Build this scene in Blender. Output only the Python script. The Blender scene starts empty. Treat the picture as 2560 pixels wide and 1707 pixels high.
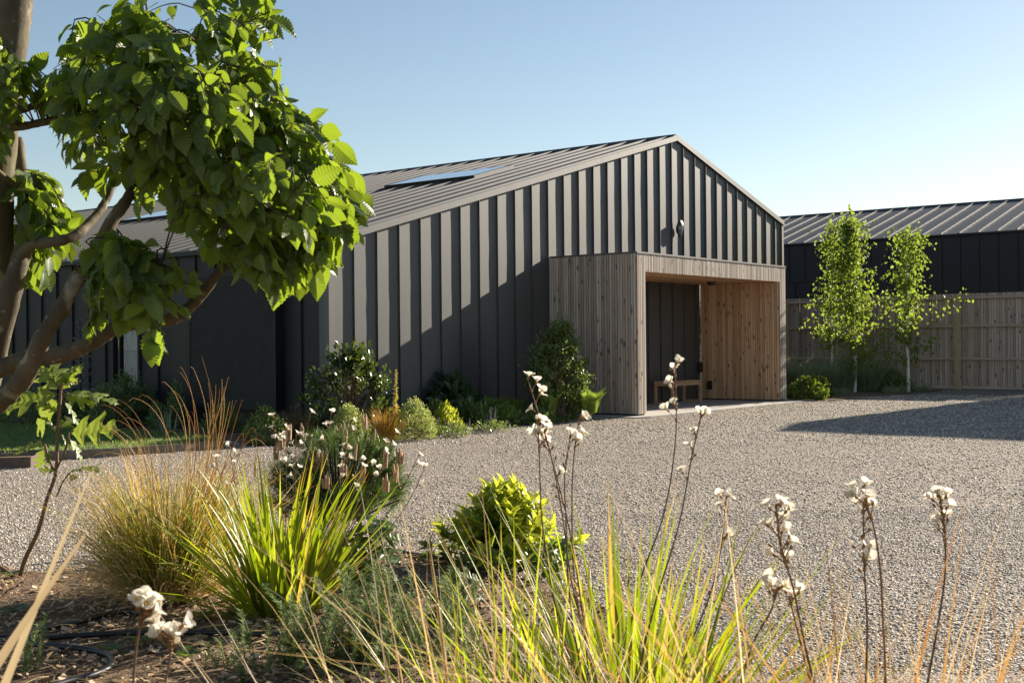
import bpy, math
import numpy as np
from mathutils import Matrix, Vector

rad = math.radians
rng = np.random.default_rng(11)
scene = bpy.context.scene
COL = scene.collection

# ------------------------------------------------------------------ camera
FOC, YAW, ROLL = 3031.7, 0.6556, 0.0094
EYE = np.array([-11.959, -12.441, 1.274])
FW = np.array([math.cos(YAW), math.sin(YAW), 0.0])
RT = np.array([math.sin(YAW), -math.cos(YAW), 0.0])
UP = np.array([0.0, 0.0, 1.0])
cr, sr = math.cos(ROLL), math.sin(ROLL)
cam_d = bpy.data.cameras.new("camera")
cam = bpy.data.objects.new("camera", cam_d)
COL.objects.link(cam)
rc, uc = cr * RT - sr * UP, sr * RT + cr * UP
M = Matrix.Identity(4)
for i in range(3):
    M[i][0], M[i][1], M[i][2], M[i][3] = rc[i], uc[i], -FW[i], EYE[i]
cam.matrix_world = M
cam_d.sensor_width = 36.0
cam_d.lens = FOC / 2560 * 36
cam_d.clip_start, cam_d.clip_end = 0.05, 3000
cam_d.dof.use_dof = True
cam_d.dof.focus_distance = 12.0
cam_d.dof.aperture_fstop = 15.0
scene.camera = cam

# ------------------------------------------------------------------ light
SUN = np.array([1.0, -0.146, 0.402])          # towards the sun
SUN_EL = math.atan2(SUN[2], math.hypot(SUN[0], SUN[1]))
SUN_AZ = math.atan2(SUN[0], SUN[1])           # clockwise from +Y
world = bpy.data.worlds.new("World")
scene.world = world
world.use_nodes = True
wn = world.node_tree
bg = wn.nodes["Background"]
sky = wn.nodes.new("ShaderNodeTexSky")
sky.sky_type = 'NISHITA'
sky.sun_disc = False
sky.sun_elevation = SUN_EL
sky.sun_rotation = SUN_AZ
sky.air_density = 1.0
sky.dust_density = 0.2
sky.ozone_density = 0.4
wn.links.new(sky.outputs[0], bg.inputs[0])
bg.inputs[1].default_value = 0.05
sun_d = bpy.data.lights.new("sun", 'SUN')
sun_d.energy = 5.0
sun_d.angle = rad(0.53)
sun_d.color = (1.0, 0.89, 0.74)
sun = bpy.data.objects.new("sun", sun_d)
COL.objects.link(sun)
sun.location = (20, -5, 20)
sun.rotation_euler = Vector(-SUN).to_track_quat('-Z', 'Y').to_euler()
scene.view_settings.view_transform = 'Standard'
scene.view_settings.look = 'None'
scene.view_settings.exposure = 1.32
scene.view_settings.gamma = 1.0
scene.cycles.max_bounces = 8
scene.cycles.transparent_max_bounces = 8
scene.cycles.caustics_reflective = False
scene.cycles.caustics_refractive = False


# ------------------------------------------------------------------ helpers
def at(px, py, d):
    """point at view depth d seen at pixel (px,py) of the 2560 px frame"""
    dx, dy = px - 1280.0, py - 853.5
    u, v = cr * dx - sr * dy, sr * dx + cr * dy
    return EYE + d * (FW + RT * u / FOC - UP * v / FOC)


def gnd(px, py, z=0.0):
    r = at(px, py, 1.0) - EYE
    return EYE + r * (z - EYE[2]) / r[2]


def depth(p):
    return float((np.asarray(p) - EYE) @ FW)


def norm(a):
    a = np.asarray(a, float)
    return a / np.maximum(np.linalg.norm(a, axis=-1, keepdims=True), 1e-9)


class MB:
    """collects geometry for ONE mesh object"""
    def __init__(s):
        s.v, s.l, s.n, s.m, s.r, s.t, s.s = [], [], [], [], [], [], []
        s.c = 0

    def add(s, v, f, m=0, r=0.5, t=None, smooth=False):
        v = np.asarray(v, float).reshape(-1, 3)
        f = np.asarray(f, int)
        k = f.shape[1]
        s.v.append(v)
        s.l.append((f + s.c).ravel())
        s.n.append(np.full(len(f), k))
        s.m.append(np.full(len(f), m) if np.isscalar(m) else np.asarray(m))
        s.r.append(np.full(len(f), r) if np.isscalar(r) else np.asarray(r))
        s.t.append(np.zeros(len(v)) if t is None else np.asarray(t))
        s.s.append(np.full(len(f), smooth))
        s.c += len(v)
        return s

    def box(s, x0, x1, y0, y1, z0, z1, m=0, r=0.5):
        v = [(x, y, z) for z in (z0, z1) for y in (y0, y1) for x in (x0, x1)]
        f = [(0, 2, 3, 1), (4, 5, 7, 6), (0, 1, 5, 4), (2, 6, 7, 3), (0, 4, 6, 2), (1, 3, 7, 5)]
        return s.add(v, f, m, r)

    def obox(s, c, ax, ay, az, hx, hy, hz, m=0, r=0.5):
        c, ax, ay, az = [np.asarray(q, float) for q in (c, ax, ay, az)]
        v = [c + i * hx * ax + j * hy * ay + k * hz * az for k in (-1, 1) for j in (-1, 1) for i in (-1, 1)]
        f = [(0, 2, 3, 1), (4, 5, 7, 6), (0, 1, 5, 4), (2, 6, 7, 3), (0, 4, 6, 2), (1, 3, 7, 5)]
        return s.add(v, f, m, r)

    def prism(s, poly, vec, m=0, r=0.5):
        p = np.asarray(poly, float)
        n = len(p)
        v = np.vstack([p, p + np.asarray(vec, float)])
        s.add(v, [tuple(range(n))], m, r)
        s.add(v, [tuple(range(2 * n - 1, n - 1, -1))], m, r)
        s.add(v, [(i, n + i, n + (i + 1) % n, (i + 1) % n) for i in range(n)], m, r)
        return s

    def tube(s, pts, rad_, k=8, m=0, r=0.5, smooth=True, wob=0.0):
        pts = np.asarray(pts, float)
        n = len(pts)
        rad_ = np.broadcast_to(np.asarray(rad_, float), (n,))
        tg = norm(np.gradient(pts, axis=0))
        ref = np.array([0.13, 0.21, 0.97]) if abs(tg[:, 2]).mean() < 0.8 else np.array([0.97, 0.2, 0.1])
        a = norm(np.cross(tg, ref))
        b = np.cross(tg, a)
        th = np.linspace(0, 2 * np.pi, k, endpoint=False)
        rr = rad_[:, None] * (1 + wob * rng.normal(size=(n, k)))
        v = pts[:, None, :] + rr[..., None] * (np.cos(th)[None, :, None] * a[:, None, :] + np.sin(th)[None, :, None] * b[:, None, :])
        i = np.arange(n - 1)[:, None] * k
        j = np.arange(k)[None, :]
        j2 = (j + 1) % k
        f = np.stack([i + j, i + j2, i + k + j2, i + k + j], -1).reshape(-1, 4)
        t = np.repeat(np.linspace(0, 1, n), k)
        s.add(v, f, m, r, t, smooth)
        s.add(v[0][::-1], [tuple(range(k))], m, r)
        s.add(v[-1], [tuple(range(k))], m, r)
        return s

    def lathe(s, c, prof, axis=(0, 0, 1), k=16, m=0, smooth=True):
        """prof: list of (radius, height along axis)"""
        az = norm(axis)
        ax = norm(np.cross(az, [0.31, 0.9, 0.22]))
        ay = np.cross(az, ax)
        th = np.linspace(0, 2 * np.pi, k, endpoint=False)
        pr = np.asarray(prof, float)
        v = np.asarray(c) + pr[:, 0, None, None] * (np.cos(th)[None, :, None] * ax + np.sin(th)[None, :, None] * ay) + pr[:, 1, None, None] * az
        n = len(pr)
        i = np.arange(n - 1)[:, None] * k
        j = np.arange(k)[None, :]
        j2 = (j + 1) % k
        f = np.stack([i + j, i + j2, i + k + j2, i + k + j], -1).reshape(-1, 4)
        return s.add(v, f, m, 0.5, None, smooth)

    def scatter(s, tv, tf, pos, axis, nrm, scale, m=0, r=None, t=None, smooth=False):
        """copy a template (X width, Y along axis, Z normal) to every pos"""
        pos = np.asarray(pos, float).reshape(-1, 3)
        n = len(pos)
        if n == 0:
            return s
        Y = norm(np.broadcast_to(axis, (n, 3)))
        Z = np.broadcast_to(nrm, (n, 3)) + 1e-4
        Z = norm(Z - (Z * Y).sum(1, keepdims=True) * Y)
        X = np.cross(Y, Z)
        sc = np.broadcast_to(np.asarray(scale, float), (n,))
        tv = np.asarray(tv, float)
        v = pos[:, None, :] + sc[:, None, None] * (tv[None, :, 0:1] * X[:, None] + tv[None, :, 1:2] * Y[:, None] + tv[None, :, 2:3] * Z[:, None])
        tf = np.asarray(tf, int)
        f = (tf[None] + (np.arange(n) * len(tv))[:, None, None]).reshape(-1, tf.shape[1])
        rr = rng.random(n) if r is None else np.broadcast_to(r, (n,))
        tt = None if t is None else np.tile(t, n)
        return s.add(v.reshape(-1, 3), f, m, np.repeat(rr, len(tf)), tt, smooth)

    def ribbons(s, base, az, tilt, curl, L, W, seg=6, m=0, r=None, fold=0.25, taper=0.9, twist=0.0):
        """grass blades: az direction of lean, tilt from vertical at base, curl added towards tip"""
        base = np.asarray(base, float).reshape(-1, 3)
        n = len(base)
        q = lambda a: np.broadcast_to(np.asarray(a, float), (n,))
        az, tilt, curl, L, W = q(az), q(tilt), q(curl), q(L), q(W)
        u = np.linspace(0, 1, seg + 1)
        ang = tilt[:, None] + curl[:, None] * u[None] ** 1.5
        ds = L[:, None] / seg
        h = np.concatenate([np.zeros((n, 1)), np.cumsum(np.sin(ang[:, :-1]) * ds, 1)], 1)
        z = np.concatenate([np.zeros((n, 1)), np.cumsum(np.cos(ang[:, :-1]) * ds, 1)], 1)
        d = np.stack([np.cos(az), np.sin(az), 0 * az], -1)
        p = base[:, None] + h[..., None] * d[:, None] + z[..., None] * UP
        p[..., 2] = np.maximum(p[..., 2], 0.012)
        sd0 = np.stack([-np.sin(az), np.cos(az), 0 * az], -1)
        tw = (rng.normal(size=n) * twist)[:, None] * (0.4 + u[None])
        nv = np.stack([-np.cos(ang) * np.cos(az)[:, None], -np.cos(ang) * np.sin(az)[:, None], np.sin(ang)], -1)
        sd = np.cos(tw)[..., None] * sd0[:, None] + np.sin(tw)[..., None] * nv
        w = W[:, None] * (0.55 + 0.45 * np.minimum(u * 4, 1))[None] * (1 - taper * np.maximum(u - 0.25, 0)[None] ** 1.4 / 0.75 ** 1.4)
        lft = p - sd * w[..., None] * 0.5
        rgt = p + sd * w[..., None] * 0.5
        mid = p - nv * (w * fold)[..., None]
        v = np.stack([lft, mid, rgt], 2).reshape(-1, 3)
        i = np.arange(seg)
        f1 = np.stack([i * 3, i * 3 + 1, i * 3 + 4, i * 3 + 3], -1)
        f = np.concatenate([f1, f1 + 1])
        ff = (f[None] + (np.arange(n) * 3 * (seg + 1))[:, None, None]).reshape(-1, 4)
        rr = rng.random(n) if r is None else np.broadcast_to(r, (n,))
        s.add(v, ff, m, np.repeat(rr, len(f)), np.tile(np.repeat(u, 3), n), True)
        return s

    def build(s, name, mats, parent=None):
        if not isinstance(mats, (list, tuple)):
            mats = [mats]
        v = np.concatenate(s.v)
        if parent is not None:
            v = v - np.array(root_loc(parent))
        l = np.concatenate(s.l).astype(np.int32)
        n = np.concatenate(s.n).astype(np.int32)
        me = bpy.data.meshes.new(name)
        me.vertices.add(len(v))
        me.vertices.foreach_set("co", v.astype(np.float32).ravel())
        me.loops.add(len(l))
        me.loops.foreach_set("vertex_index", l)
        me.polygons.add(len(n))
        st = np.concatenate([[0], np.cumsum(n)[:-1]]).astype(np.int32)
        me.polygons.foreach_set("loop_start", st)
        me.polygons.foreach_set("material_index", np.concatenate(s.m).astype(np.int32))
        me.polygons.foreach_set("use_smooth", np.concatenate(s.s).astype(bool))
        a = me.attributes.new("rnd", 'FLOAT', 'FACE')
        a.data.foreach_set("value", np.concatenate(s.r).astype(np.float32))
        b = me.attributes.new("tip", 'FLOAT', 'POINT')
        b.data.foreach_set("value", np.concatenate(s.t).astype(np.float32))
        for mm in mats:
            me.materials.append(mm)
        me.update(calc_edges=True)
        me.validate()
        o = bpy.data.objects.new(name, me)
        COL.objects.link(o)
        if parent is not None:
            o.parent = parent
        return o


def root_loc(o):
    p = np.zeros(3)
    while o is not None:
        p += np.array(o.location)
        o = o.parent
    return p


def tag(o, label, cat, group=None, kind=None):
    o["label"] = label
    o["category"] = cat
    o["kind"] = kind or "thing"
    if group:
        o["group"] = group
    return o


def thing(name, label, cat, loc=(0, 0, 0), group=None):
    o = bpy.data.objects.new(name, None)
    o.empty_display_size = 0.1
    COL.objects.link(o)
    o.location = tuple(float(q) for q in loc)
    return tag(o, label, cat, group)


def struct(o, label=None):
    o["kind"] = "structure"
    if label:
        o["label"] = label
    return o


# ------------------------------------------------------------------ materials
class N:
    def __init__(s, name):
        s.m = bpy.data.materials.new(name)
        s.m.use_nodes = True
        s.t = s.m.node_tree
        s.p = s.t.nodes["Principled BSDF"]
        s.out = s.t.nodes["Material Output"]

    def n(s, typ, **kw):
        nd = s.t.nodes.new(typ)
        for k, v in kw.items():
            if hasattr(nd, k):
                setattr(nd, k, v)
        return nd

    def link(s, a, b):
        s.t.links.new(a, b)

    def attr(s, name):
        a = s.n("ShaderNodeAttribute")
        a.attribute_name = name
        return a.outputs["Fac"]

    def coord(s, scale=(1, 1, 1), src="Object"):
        tc = s.n("ShaderNodeTexCoord")
        mp = s.n("ShaderNodeMapping")
        mp.inputs["Scale"].default_value = scale
        s.link(tc.outputs[src], mp.inputs["Vector"])
        return mp.outputs[0]

    def noise(s, vec, scale, detail=4, rough=0.55):
        nd = s.n("ShaderNodeTexNoise")
        nd.inputs["Scale"].default_value = scale
        nd.inputs["Detail"].default_value = detail
        nd.inputs["Roughness"].default_value = rough
        if vec is not None:
            s.link(vec, nd.inputs["Vector"])
        return nd.outputs["Fac"]

    def voro(s, vec, scale, feature='F1', rnd=1.0):
        nd = s.n("ShaderNodeTexVoronoi")
        nd.feature = feature
        nd.inputs["Scale"].default_value = scale
        nd.inputs["Randomness"].default_value = rnd
        if vec is not None:
            s.link(vec, nd.inputs["Vector"])
        return nd

    def ramp(s, fac, stops, interp='LINEAR'):
        nd = s.n("ShaderNodeValToRGB")
        nd.color_ramp.interpolation = interp
        e = nd.color_ramp.elements
        while len(e) < len(stops):
            e.new(0.5)
        for q, (p, c) in zip(e, stops):
            q.position = p
            q.color = (*c, 1) if len(c) == 3 else c
        if fac is not None:
            s.link(fac, nd.inputs[0])
        return nd.outputs[0]

    def mix(s, fac, a, b, mode='MIX'):
        nd = s.n("ShaderNodeMix")
        nd.data_type = 'RGBA'
        nd.blend_type = mode
        for sock, val in ((nd.inputs[0], fac), (nd.inputs[6], a), (nd.inputs[7], b)):
            if hasattr(val, "links"):
                s.link(val, sock)
            elif isinstance(val, (int, float)):
                sock.default_value = val
            else:
                sock.default_value = (*val, 1)
        return nd.outputs[2]

    def math(s, op, a, b=None):
        nd = s.n("ShaderNodeMath")
        nd.operation = op
        for sock, val in ((nd.inputs[0], a), (nd.inputs[1], b)):
            if val is None:
                continue
            if hasattr(val, "links"):
                s.link(val, sock)
            else:
                sock.default_value = val
        return nd.outputs[0]

    def bump(s, h, strength=0.3, dist=0.01, normal=None):
        nd = s.n("ShaderNodeBump")
        nd.inputs["Strength"].default_value = strength
        nd.inputs["Distance"].default_value = dist
        s.link(h, nd.inputs["Height"])
        if normal is not None:
            s.link(normal, nd.inputs["Normal"])
        return nd.outputs[0]

    def set(s, **kw):
        for k, v in kw.items():
            k = {"rough": "Roughness", "metal": "Metallic", "col": "Base Color", "spec": "Specular IOR Level", "nrm": "Normal",
                 "trans": "Transmission Weight", "coat": "Coat Weight", "sheen": "Sheen Weight"}[k]
            if hasattr(v, "links"):
                s.link(v, s.p.inputs[k])
            elif isinstance(v, (int, float)):
                s.p.inputs[k].default_value = v
            else:
                s.p.inputs[k].default_value = (*v, 1)
        return s


def simple(name, col, rough=0.6, metal=0.0, var=0.15, scale=8.0, spec=0.5, bump=0.0):
    k = N(name)
    v = k.noise(k.coord(), scale, 5)
    d = tuple(c * (1 - var) for c in col)
    l = tuple(min(1, c * (1 + var)) for c in col)
    k.set(col=k.ramp(v, [(0.3, d), (0.7, l)]), rough=rough, metal=metal, spec=spec)
    if bump:
        k.set(nrm=k.bump(v, bump, 0.005))
    return k.m


def leaf_mat(name, dark, light, trans, tfac=0.42, rough=0.38, spec=0.5, tipcol=None, tip0=0.6, vein=False):
    k = N(name)
    r = k.attr("rnd")
    c = k.ramp(r, [(0.0, dark), (0.65, light), (1.0, tuple(q * 1.25 for q in light))])
    nz = k.noise(k.coord(), 14, 3)
    c = k.mix(k.ramp(nz, [(0.35, (0, 0, 0)), (0.7, (0.35, 0.35, 0.35))]), c, dark)
    tr = k.mix(r, tuple(q * 0.8 for q in trans), trans)
    if tipcol is not None:
        f = k.ramp(k.attr("tip"), [(tip0, (0, 0, 0)), (1.0, (1, 1, 1))])
        c = k.mix(f, c, tipcol)
        tr = k.mix(f, tr, tuple(min(1, q * 1.6) for q in tipcol))
    k.set(col=c, rough=rough, spec=spec)
    tl = k.n("ShaderNodeBsdfTranslucent")
    k.link(tr, tl.inputs["Color"])
    mx = k.n("ShaderNodeMixShader")
    mx.inputs[0].default_value = tfac
    k.link(k.p.outputs[0], mx.inputs[1])
    k.link(tl.outputs[0], mx.inputs[2])
    k.link(mx.outputs[0], k.out.inputs["Surface"])
    return k.m


def blade_mat(name, stops, tfac=0.45, rough=0.45, tip=None, tip0=0.55):
    """grass blades: colour by blade (rnd) and along the blade (tip)"""
    k = N(name)
    c = k.ramp(k.attr("rnd"), stops)
    if tip is not None:
        f = k.ramp(k.attr("tip"), [(tip0, (0, 0, 0)), (1.0, (1, 1, 1))])
        f = k.mix(1.0, f, k.ramp(k.math('FRACT', k.math('MULTIPLY', k.attr("rnd"), 37.0)), [(0.3, (0.1,) * 3), (0.9, (1, 1, 1))]), 'MULTIPLY')
        c = k.mix(f, c, tip)
    k.set(col=c, rough=rough, spec=0.4)
    tl = k.n("ShaderNodeBsdfTranslucent")
    g = k.n("ShaderNodeHueSaturation")
    g.inputs["Saturation"].default_value = 1.1
    g.inputs["Value"].default_value = 1.9
    k.link(c, g.inputs["Color"])
    k.link(g.outputs[0], tl.inputs["Color"])
    mx = k.n("ShaderNodeMixShader")
    mx.inputs[0].default_value = tfac
    k.link(k.p.outputs[0], mx.inputs[1])
    k.link(tl.outputs[0], mx.inputs[2])
    k.link(mx.outputs[0], k.out.inputs["Surface"])
    return k.m


def metal_mat(name, col, rough, metal, oil=0.25, spec=0.5):
    k = N(name)
    co = k.coord((1, 1, 1))
    v = k.noise(k.coord((1, 1, 0.25)), 5, 4)
    c = k.ramp(v, [(0.3, tuple(q * 0.9 for q in col)), (0.7, tuple(q * 1.08 for q in col))])
    w = k.noise(k.coord((2.2, 2.2, 1.1)), 1.4, 2)
    st = k.noise(k.coord((7, 7, 0.35)), 1.0, 5, 0.6)
    c = k.mix(1.0, c, k.ramp(st, [(0.3, (0.88,) * 3), (0.7, (1.1,) * 3)]), 'MULTIPLY')
    rough = k.math('ADD', k.math('MULTIPLY', st, 0.16), rough - 0.08)
    k.p.inputs["IOR"].default_value = 1.6 if spec > 0.9 else 1.5
    k.set(col=c, rough=rough, metal=metal, spec=spec, nrm=k.bump(w, oil, 0.02))
    return k.m


def timber_mat(name, a, b, c, knot=(0.05, 0.03, 0.02), axis=2, rough=0.75, knots=True):
    """a..c board colours by rnd; grain runs along the axis"""
    k = N(name)
    r = k.attr("rnd")
    base = k.ramp(r, [(0.0, a), (0.5, b), (1.0, c)])
    sc = [24.0, 24.0, 24.0]
    sc[axis] = 1.3
    comb = k.n("ShaderNodeCombineXYZ")
    rr = k.math('MULTIPLY', r, 57.0)
    for q in range(3):
        k.link(rr, comb.inputs[q])
    add = k.n("ShaderNodeVectorMath")
    add.operation = 'ADD'
    k.link(k.coord(tuple(sc)), add.inputs[0])
    k.link(comb.outputs[0], add.inputs[1])
    g = k.noise(add.outputs[0], 1.6, 6, 0.65)
    base = k.mix(1.0, base, k.ramp(g, [(0.25, (0.62,) * 3), (0.5, (0.95,) * 3), (0.8, (1.15,) * 3)]), 'MULTIPLY')
    if knots:
        sk = [9.0, 9.0, 9.0]
        sk[axis] = 4.2
        add2 = k.n("ShaderNodeVectorMath")
        add2.operation = 'ADD'
        k.link(k.coord(tuple(sk)), add2.inputs[0])
        k.link(comb.outputs[0], add2.inputs[1])
        vo = k.voro(add2.outputs[0], 1.0)
        kf = k.ramp(vo.outputs["Distance"], [(0.1, (1, 1, 1)), (0.26, (0, 0, 0))])
        kn = k.ramp(k.noise(add2.outputs[0], 0.55, 2), [(0.42, (0, 0, 0)), (0.46, (0.85,) * 3)])
        base = k.mix(k.mix(1.0, kf, kn, 'MULTIPLY'), base, knot)
    k.set(col=base, rough=rough, spec=0.3, nrm=k.bump(g, 0.25, 0.003))
    return k.m


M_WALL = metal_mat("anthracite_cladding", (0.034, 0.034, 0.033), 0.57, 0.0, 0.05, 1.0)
M_ROOF = metal_mat("anthracite_roof_sheet", (0.05, 0.05, 0.053), 0.5, 0.0, 0.05, 0.28)
M_ROOF2 = metal_mat("far_roof_sheet", (0.036, 0.037, 0.042), 0.5, 0.0, 0.05, 0.22)
M_TRIM = metal_mat("anthracite_flashing", (0.055, 0.052, 0.048), 0.57, 0.0, 0.04, 1.0)
M_DARK = metal_mat("shade_toned_cladding", (0.021, 0.0215, 0.024), 0.5, 0.0, 0.05, 0.3)  # same cladding, shade of the unlit walls put into its colour; caps share it
M_BLACK = simple("black_paint", (0.018, 0.018, 0.02), 0.45)
M_FRAME = simple("dark_window_frame", (0.014, 0.0145, 0.0155), 0.5, spec=0.3)
M_WEATHER = timber_mat("weathered_larch", (0.34, 0.275, 0.22), (0.52, 0.44, 0.37), (0.66, 0.575, 0.49), (0.07, 0.05, 0.04))
M_FRESH = timber_mat("sheltered_larch", (0.52, 0.31, 0.175), (0.64, 0.41, 0.25), (0.72, 0.51, 0.34), (0.06, 0.03, 0.015))
M_SOFFIT = timber_mat("soffit_larch", (0.42, 0.23, 0.11), (0.50, 0.29, 0.15), (0.58, 0.36, 0.2), (0.08, 0.04, 0.02), axis=0)
M_BENCH = timber_mat("oiled_bench_timber", (0.46, 0.28, 0.16), (0.54, 0.34, 0.20), (0.6, 0.4, 0.25), axis=0, knots=False)
M_FENCE = timber_mat("brown_fence_board", (0.33, 0.245, 0.195), (0.46, 0.36, 0.295), (0.58, 0.47, 0.395), (0.05, 0.03, 0.025))
M_RAIL = timber_mat("fence_rail_timber", (0.42, 0.325, 0.245), (0.5, 0.39, 0.30), (0.56, 0.44, 0.34), axis=1, knots=False)
M_POST = timber_mat("fence_post_timber", (0.38, 0.28, 0.17), (0.44, 0.33, 0.205), (0.5, 0.38, 0.24))
M_PALE = timber_mat("pale_weathered_board", (0.36, 0.34, 0.30), (0.42, 0.40, 0.36), (0.5, 0.47, 0.42), (0.16, 0.15, 0.13))
M_CONC = simple("pale_concrete", (0.42, 0.395, 0.36), 0.8, 0, 0.12, 3.0, 0.3, 0.1)
M_CORE = simple("dark_cavity", (0.02, 0.018, 0.016), 0.9)
M_HOSE = simple("black_hose", (0.016, 0.016, 0.017), 0.42, spec=0.5)
M_CORTEN = simple("brown_steel_edging", (0.11, 0.075, 0.065), 0.6, 0.3, 0.3, 12)
M_EDGE = simple("timber_lawn_edge", (0.20, 0.16, 0.12), 0.8, 0, 0.25, 14)


def glass_mat(name, col, rough=0.04):
    k = N(name)
    k.set(col=col, rough=rough, spec=0.8, coat=1.0)
    k.p.inputs["Coat Roughness"].default_value = 0.02
    return k.m


M_PANE = glass_mat("dark_window_glass", (0.012, 0.012, 0.014))
M_SKYL = glass_mat("skylight_glass", (0.05, 0.055, 0.06))
k = N("lamp_glass")
k.set(col=(0.25, 0.29, 0.33), rough=0.05, trans=0.4)
M_LAMPG = k.m


def gravel_mat():
    k = N("gravel_sheet")
    co = k.coord((1, 1, 1))
    v = k.voro(co, 85.0)
    sep = k.n("ShaderNodeSeparateColor")
    k.link(v.outputs["Color"], sep.inputs[0])
    stops = [(0.0, (0.10, 0.09, 0.08)), (0.12, (0.26, 0.23, 0.195)), (0.3, (0.45, 0.39, 0.32)), (0.5, (0.58, 0.515, 0.42)),
             (0.64, (0.50, 0.36, 0.245)), (0.76, (0.68, 0.62, 0.53)), (1.0, (0.82, 0.78, 0.71))]
    c = k.ramp(sep.outputs[0], stops)
    d = k.ramp(v.outputs["Distance"], [(0.15, (1, 1, 1)), (0.62, (0.45, 0.42, 0.40))])  # cells darken towards their edges: shade between stones put into the colour
    c = k.mix(1.0, c, d, 'MULTIPLY')
    big = k.noise(co, 0.55, 3)
    c = k.mix(1.0, c, k.ramp(big, [(0.3, (0.92, 0.9, 0.88)), (0.7, (1.06, 1.05, 1.04))]), 'MULTIPLY')
    h = k.ramp(v.outputs["Distance"], [(0.0, (1, 1, 1)), (0.7, (0, 0, 0))])
    h2 = k.noise(co, 26, 3)
    b1 = k.bump(h2, 0.5, 0.025)
    k.set(col=c, rough=0.85, spec=0.2, nrm=k.bump(h, 0.9, 0.012, b1))
    return k.m


def pebble_mat():
    k = N("pebble")
    r = k.attr("rnd")
    stops = [(0.0, (0.10, 0.09, 0.08)), (0.12, (0.27, 0.235, 0.20)), (0.3, (0.46, 0.40, 0.325)), (0.5, (0.60, 0.53, 0.43)),
             (0.64, (0.52, 0.375, 0.25)), (0.76, (0.70, 0.635, 0.54)), (1.0, (0.84, 0.80, 0.73))]
    c = k.ramp(r, stops)
    nz = k.noise(k.coord(), 160, 3)
    c = k.mix(1.0, c, k.ramp(nz, [(0.3, (0.8,) * 3), (0.7, (1.1,) * 3)]), 'MULTIPLY')
    k.set(col=c, rough=0.7, spec=0.25)
    return k.m


def soil_mat():
    k = N("bark_mulch")
    co = k.coord((1, 1, 1))
    a = k.noise(co, 45, 6, 0.7)
    v = k.voro(k.coord((1, 1.8, 1)), 38)
    sep = k.n("ShaderNodeSeparateColor")
    k.link(v.outputs["Color"], sep.inputs[0])
    c = k.ramp(sep.outputs[0], [(0.0, (0.08, 0.055, 0.035)), (0.5, (0.25, 0.17, 0.105)), (1.0, (0.46, 0.33, 0.21))])
    c = k.mix(0.6, c, k.ramp(a, [(0.3, (0.06, 0.04, 0.027)), (0.7, (0.28, 0.19, 0.12))]))
    k.set(col=c, rough=0.9, spec=0.2, nrm=k.bump(a, 0.9, 0.03))
    return k.m


def chip_mat():
    k = N("bark_chip")
    c = k.ramp(k.attr("rnd"), [(0.0, (0.12, 0.08, 0.05)), (0.3, (0.34, 0.225, 0.135)), (0.75, (0.54, 0.39, 0.245)), (1.0, (0.70, 0.57, 0.42))])
    nz = k.noise(k.coord((1, 1, 1)), 90, 4)
    c = k.mix(1.0, c, k.ramp(nz, [(0.3, (0.7,) * 3), (0.7, (1.15,) * 3)]), 'MULTIPLY')
    k.set(col=c, rough=0.8, spec=0.3)
    return k.m


def lawn_mat():
    k = N("lawn_ground")
    a = k.noise(k.coord(), 30, 5)
    k.set(col=k.ramp(a, [(0.3, (0.03, 0.055, 0.012)), (0.7, (0.06, 0.10, 0.02))]), rough=0.9, nrm=k.bump(a, 0.6, 0.02))
    return k.m


def bark_mat(name, dark, mid, pale, lich=0.55):
    k = N(name)
    co = k.coord((1, 1, 0.5))
    a = k.noise(co, 14, 6, 0.65)
    c = k.ramp(a, [(0.3, dark), (0.7, mid)])
    p = k.noise(k.coord((1, 1, 0.8)), 9.5, 4, 0.5)
    c = k.mix(k.ramp(p, [(lich, (0, 0, 0)), (lich + 0.07, (0.75,) * 3)]), c, pale)
    q = k.noise(k.coord((1, 1, 1)), 38, 3, 0.5)
    c = k.mix(k.ramp(q, [(0.66, (0, 0, 0)), (0.71, (0.6,) * 3)]), c, pale)
    g = k.noise(k.coord((1, 1, 0.6)), 3.0, 3, 0.5)
    c = k.mix(k.ramp(g, [(0.45, (0, 0, 0)), (0.7, (0.6,) * 3)]), c, (0.11, 0.105, 0.035))
    k.set(col=c, rough=0.8, spec=0.25, nrm=k.bump(a, 0.5, 0.01))
    return k.m


def birch_mat():
    k = N("white_birch_bark")
    a = k.noise(k.coord((6, 6, 60)), 1.0, 4, 0.6)
    c = k.ramp(a, [(0.30, (0.10, 0.08, 0.06)), (0.37, (0.72, 0.68, 0.62)), (1.0, (0.85, 0.82, 0.77))])
    k.set(col=c, rough=0.6)
    return k.m


M_GRAVEL, M_PEBBLE, M_SOIL, M_CHIP, M_LAWN = gravel_mat(), pebble_mat(), soil_mat(), chip_mat(), lawn_mat()
M_BARK = bark_mat("hornbeam_bark", (0.055, 0.042, 0.027), (0.14, 0.11, 0.07), (0.32, 0.29, 0.22), 0.6)
M_TWIG = simple("dark_twig", (0.06, 0.04, 0.026), 0.8)
M_STEMB = simple("brown_stem", (0.15, 0.085, 0.045), 0.7)
M_STEMG = simple("olive_stem", (0.16, 0.17, 0.05), 0.6)
M_STEMR = simple("red_brown_flower_stem", (0.13, 0.075, 0.045), 0.55)
M_BIRCH = birch_mat()
M_HORN = leaf_mat("hornbeam_leaf", (0.05, 0.085, 0.018), (0.10, 0.15, 0.028), (0.36, 0.50, 0.03), 0.42, 0.38, 0.5)
M_BIRL = leaf_mat("birch_leaf", (0.07, 0.11, 0.022), (0.13, 0.18, 0.035), (0.38, 0.50, 0.06), 0.45, 0.6, 0.25)
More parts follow.
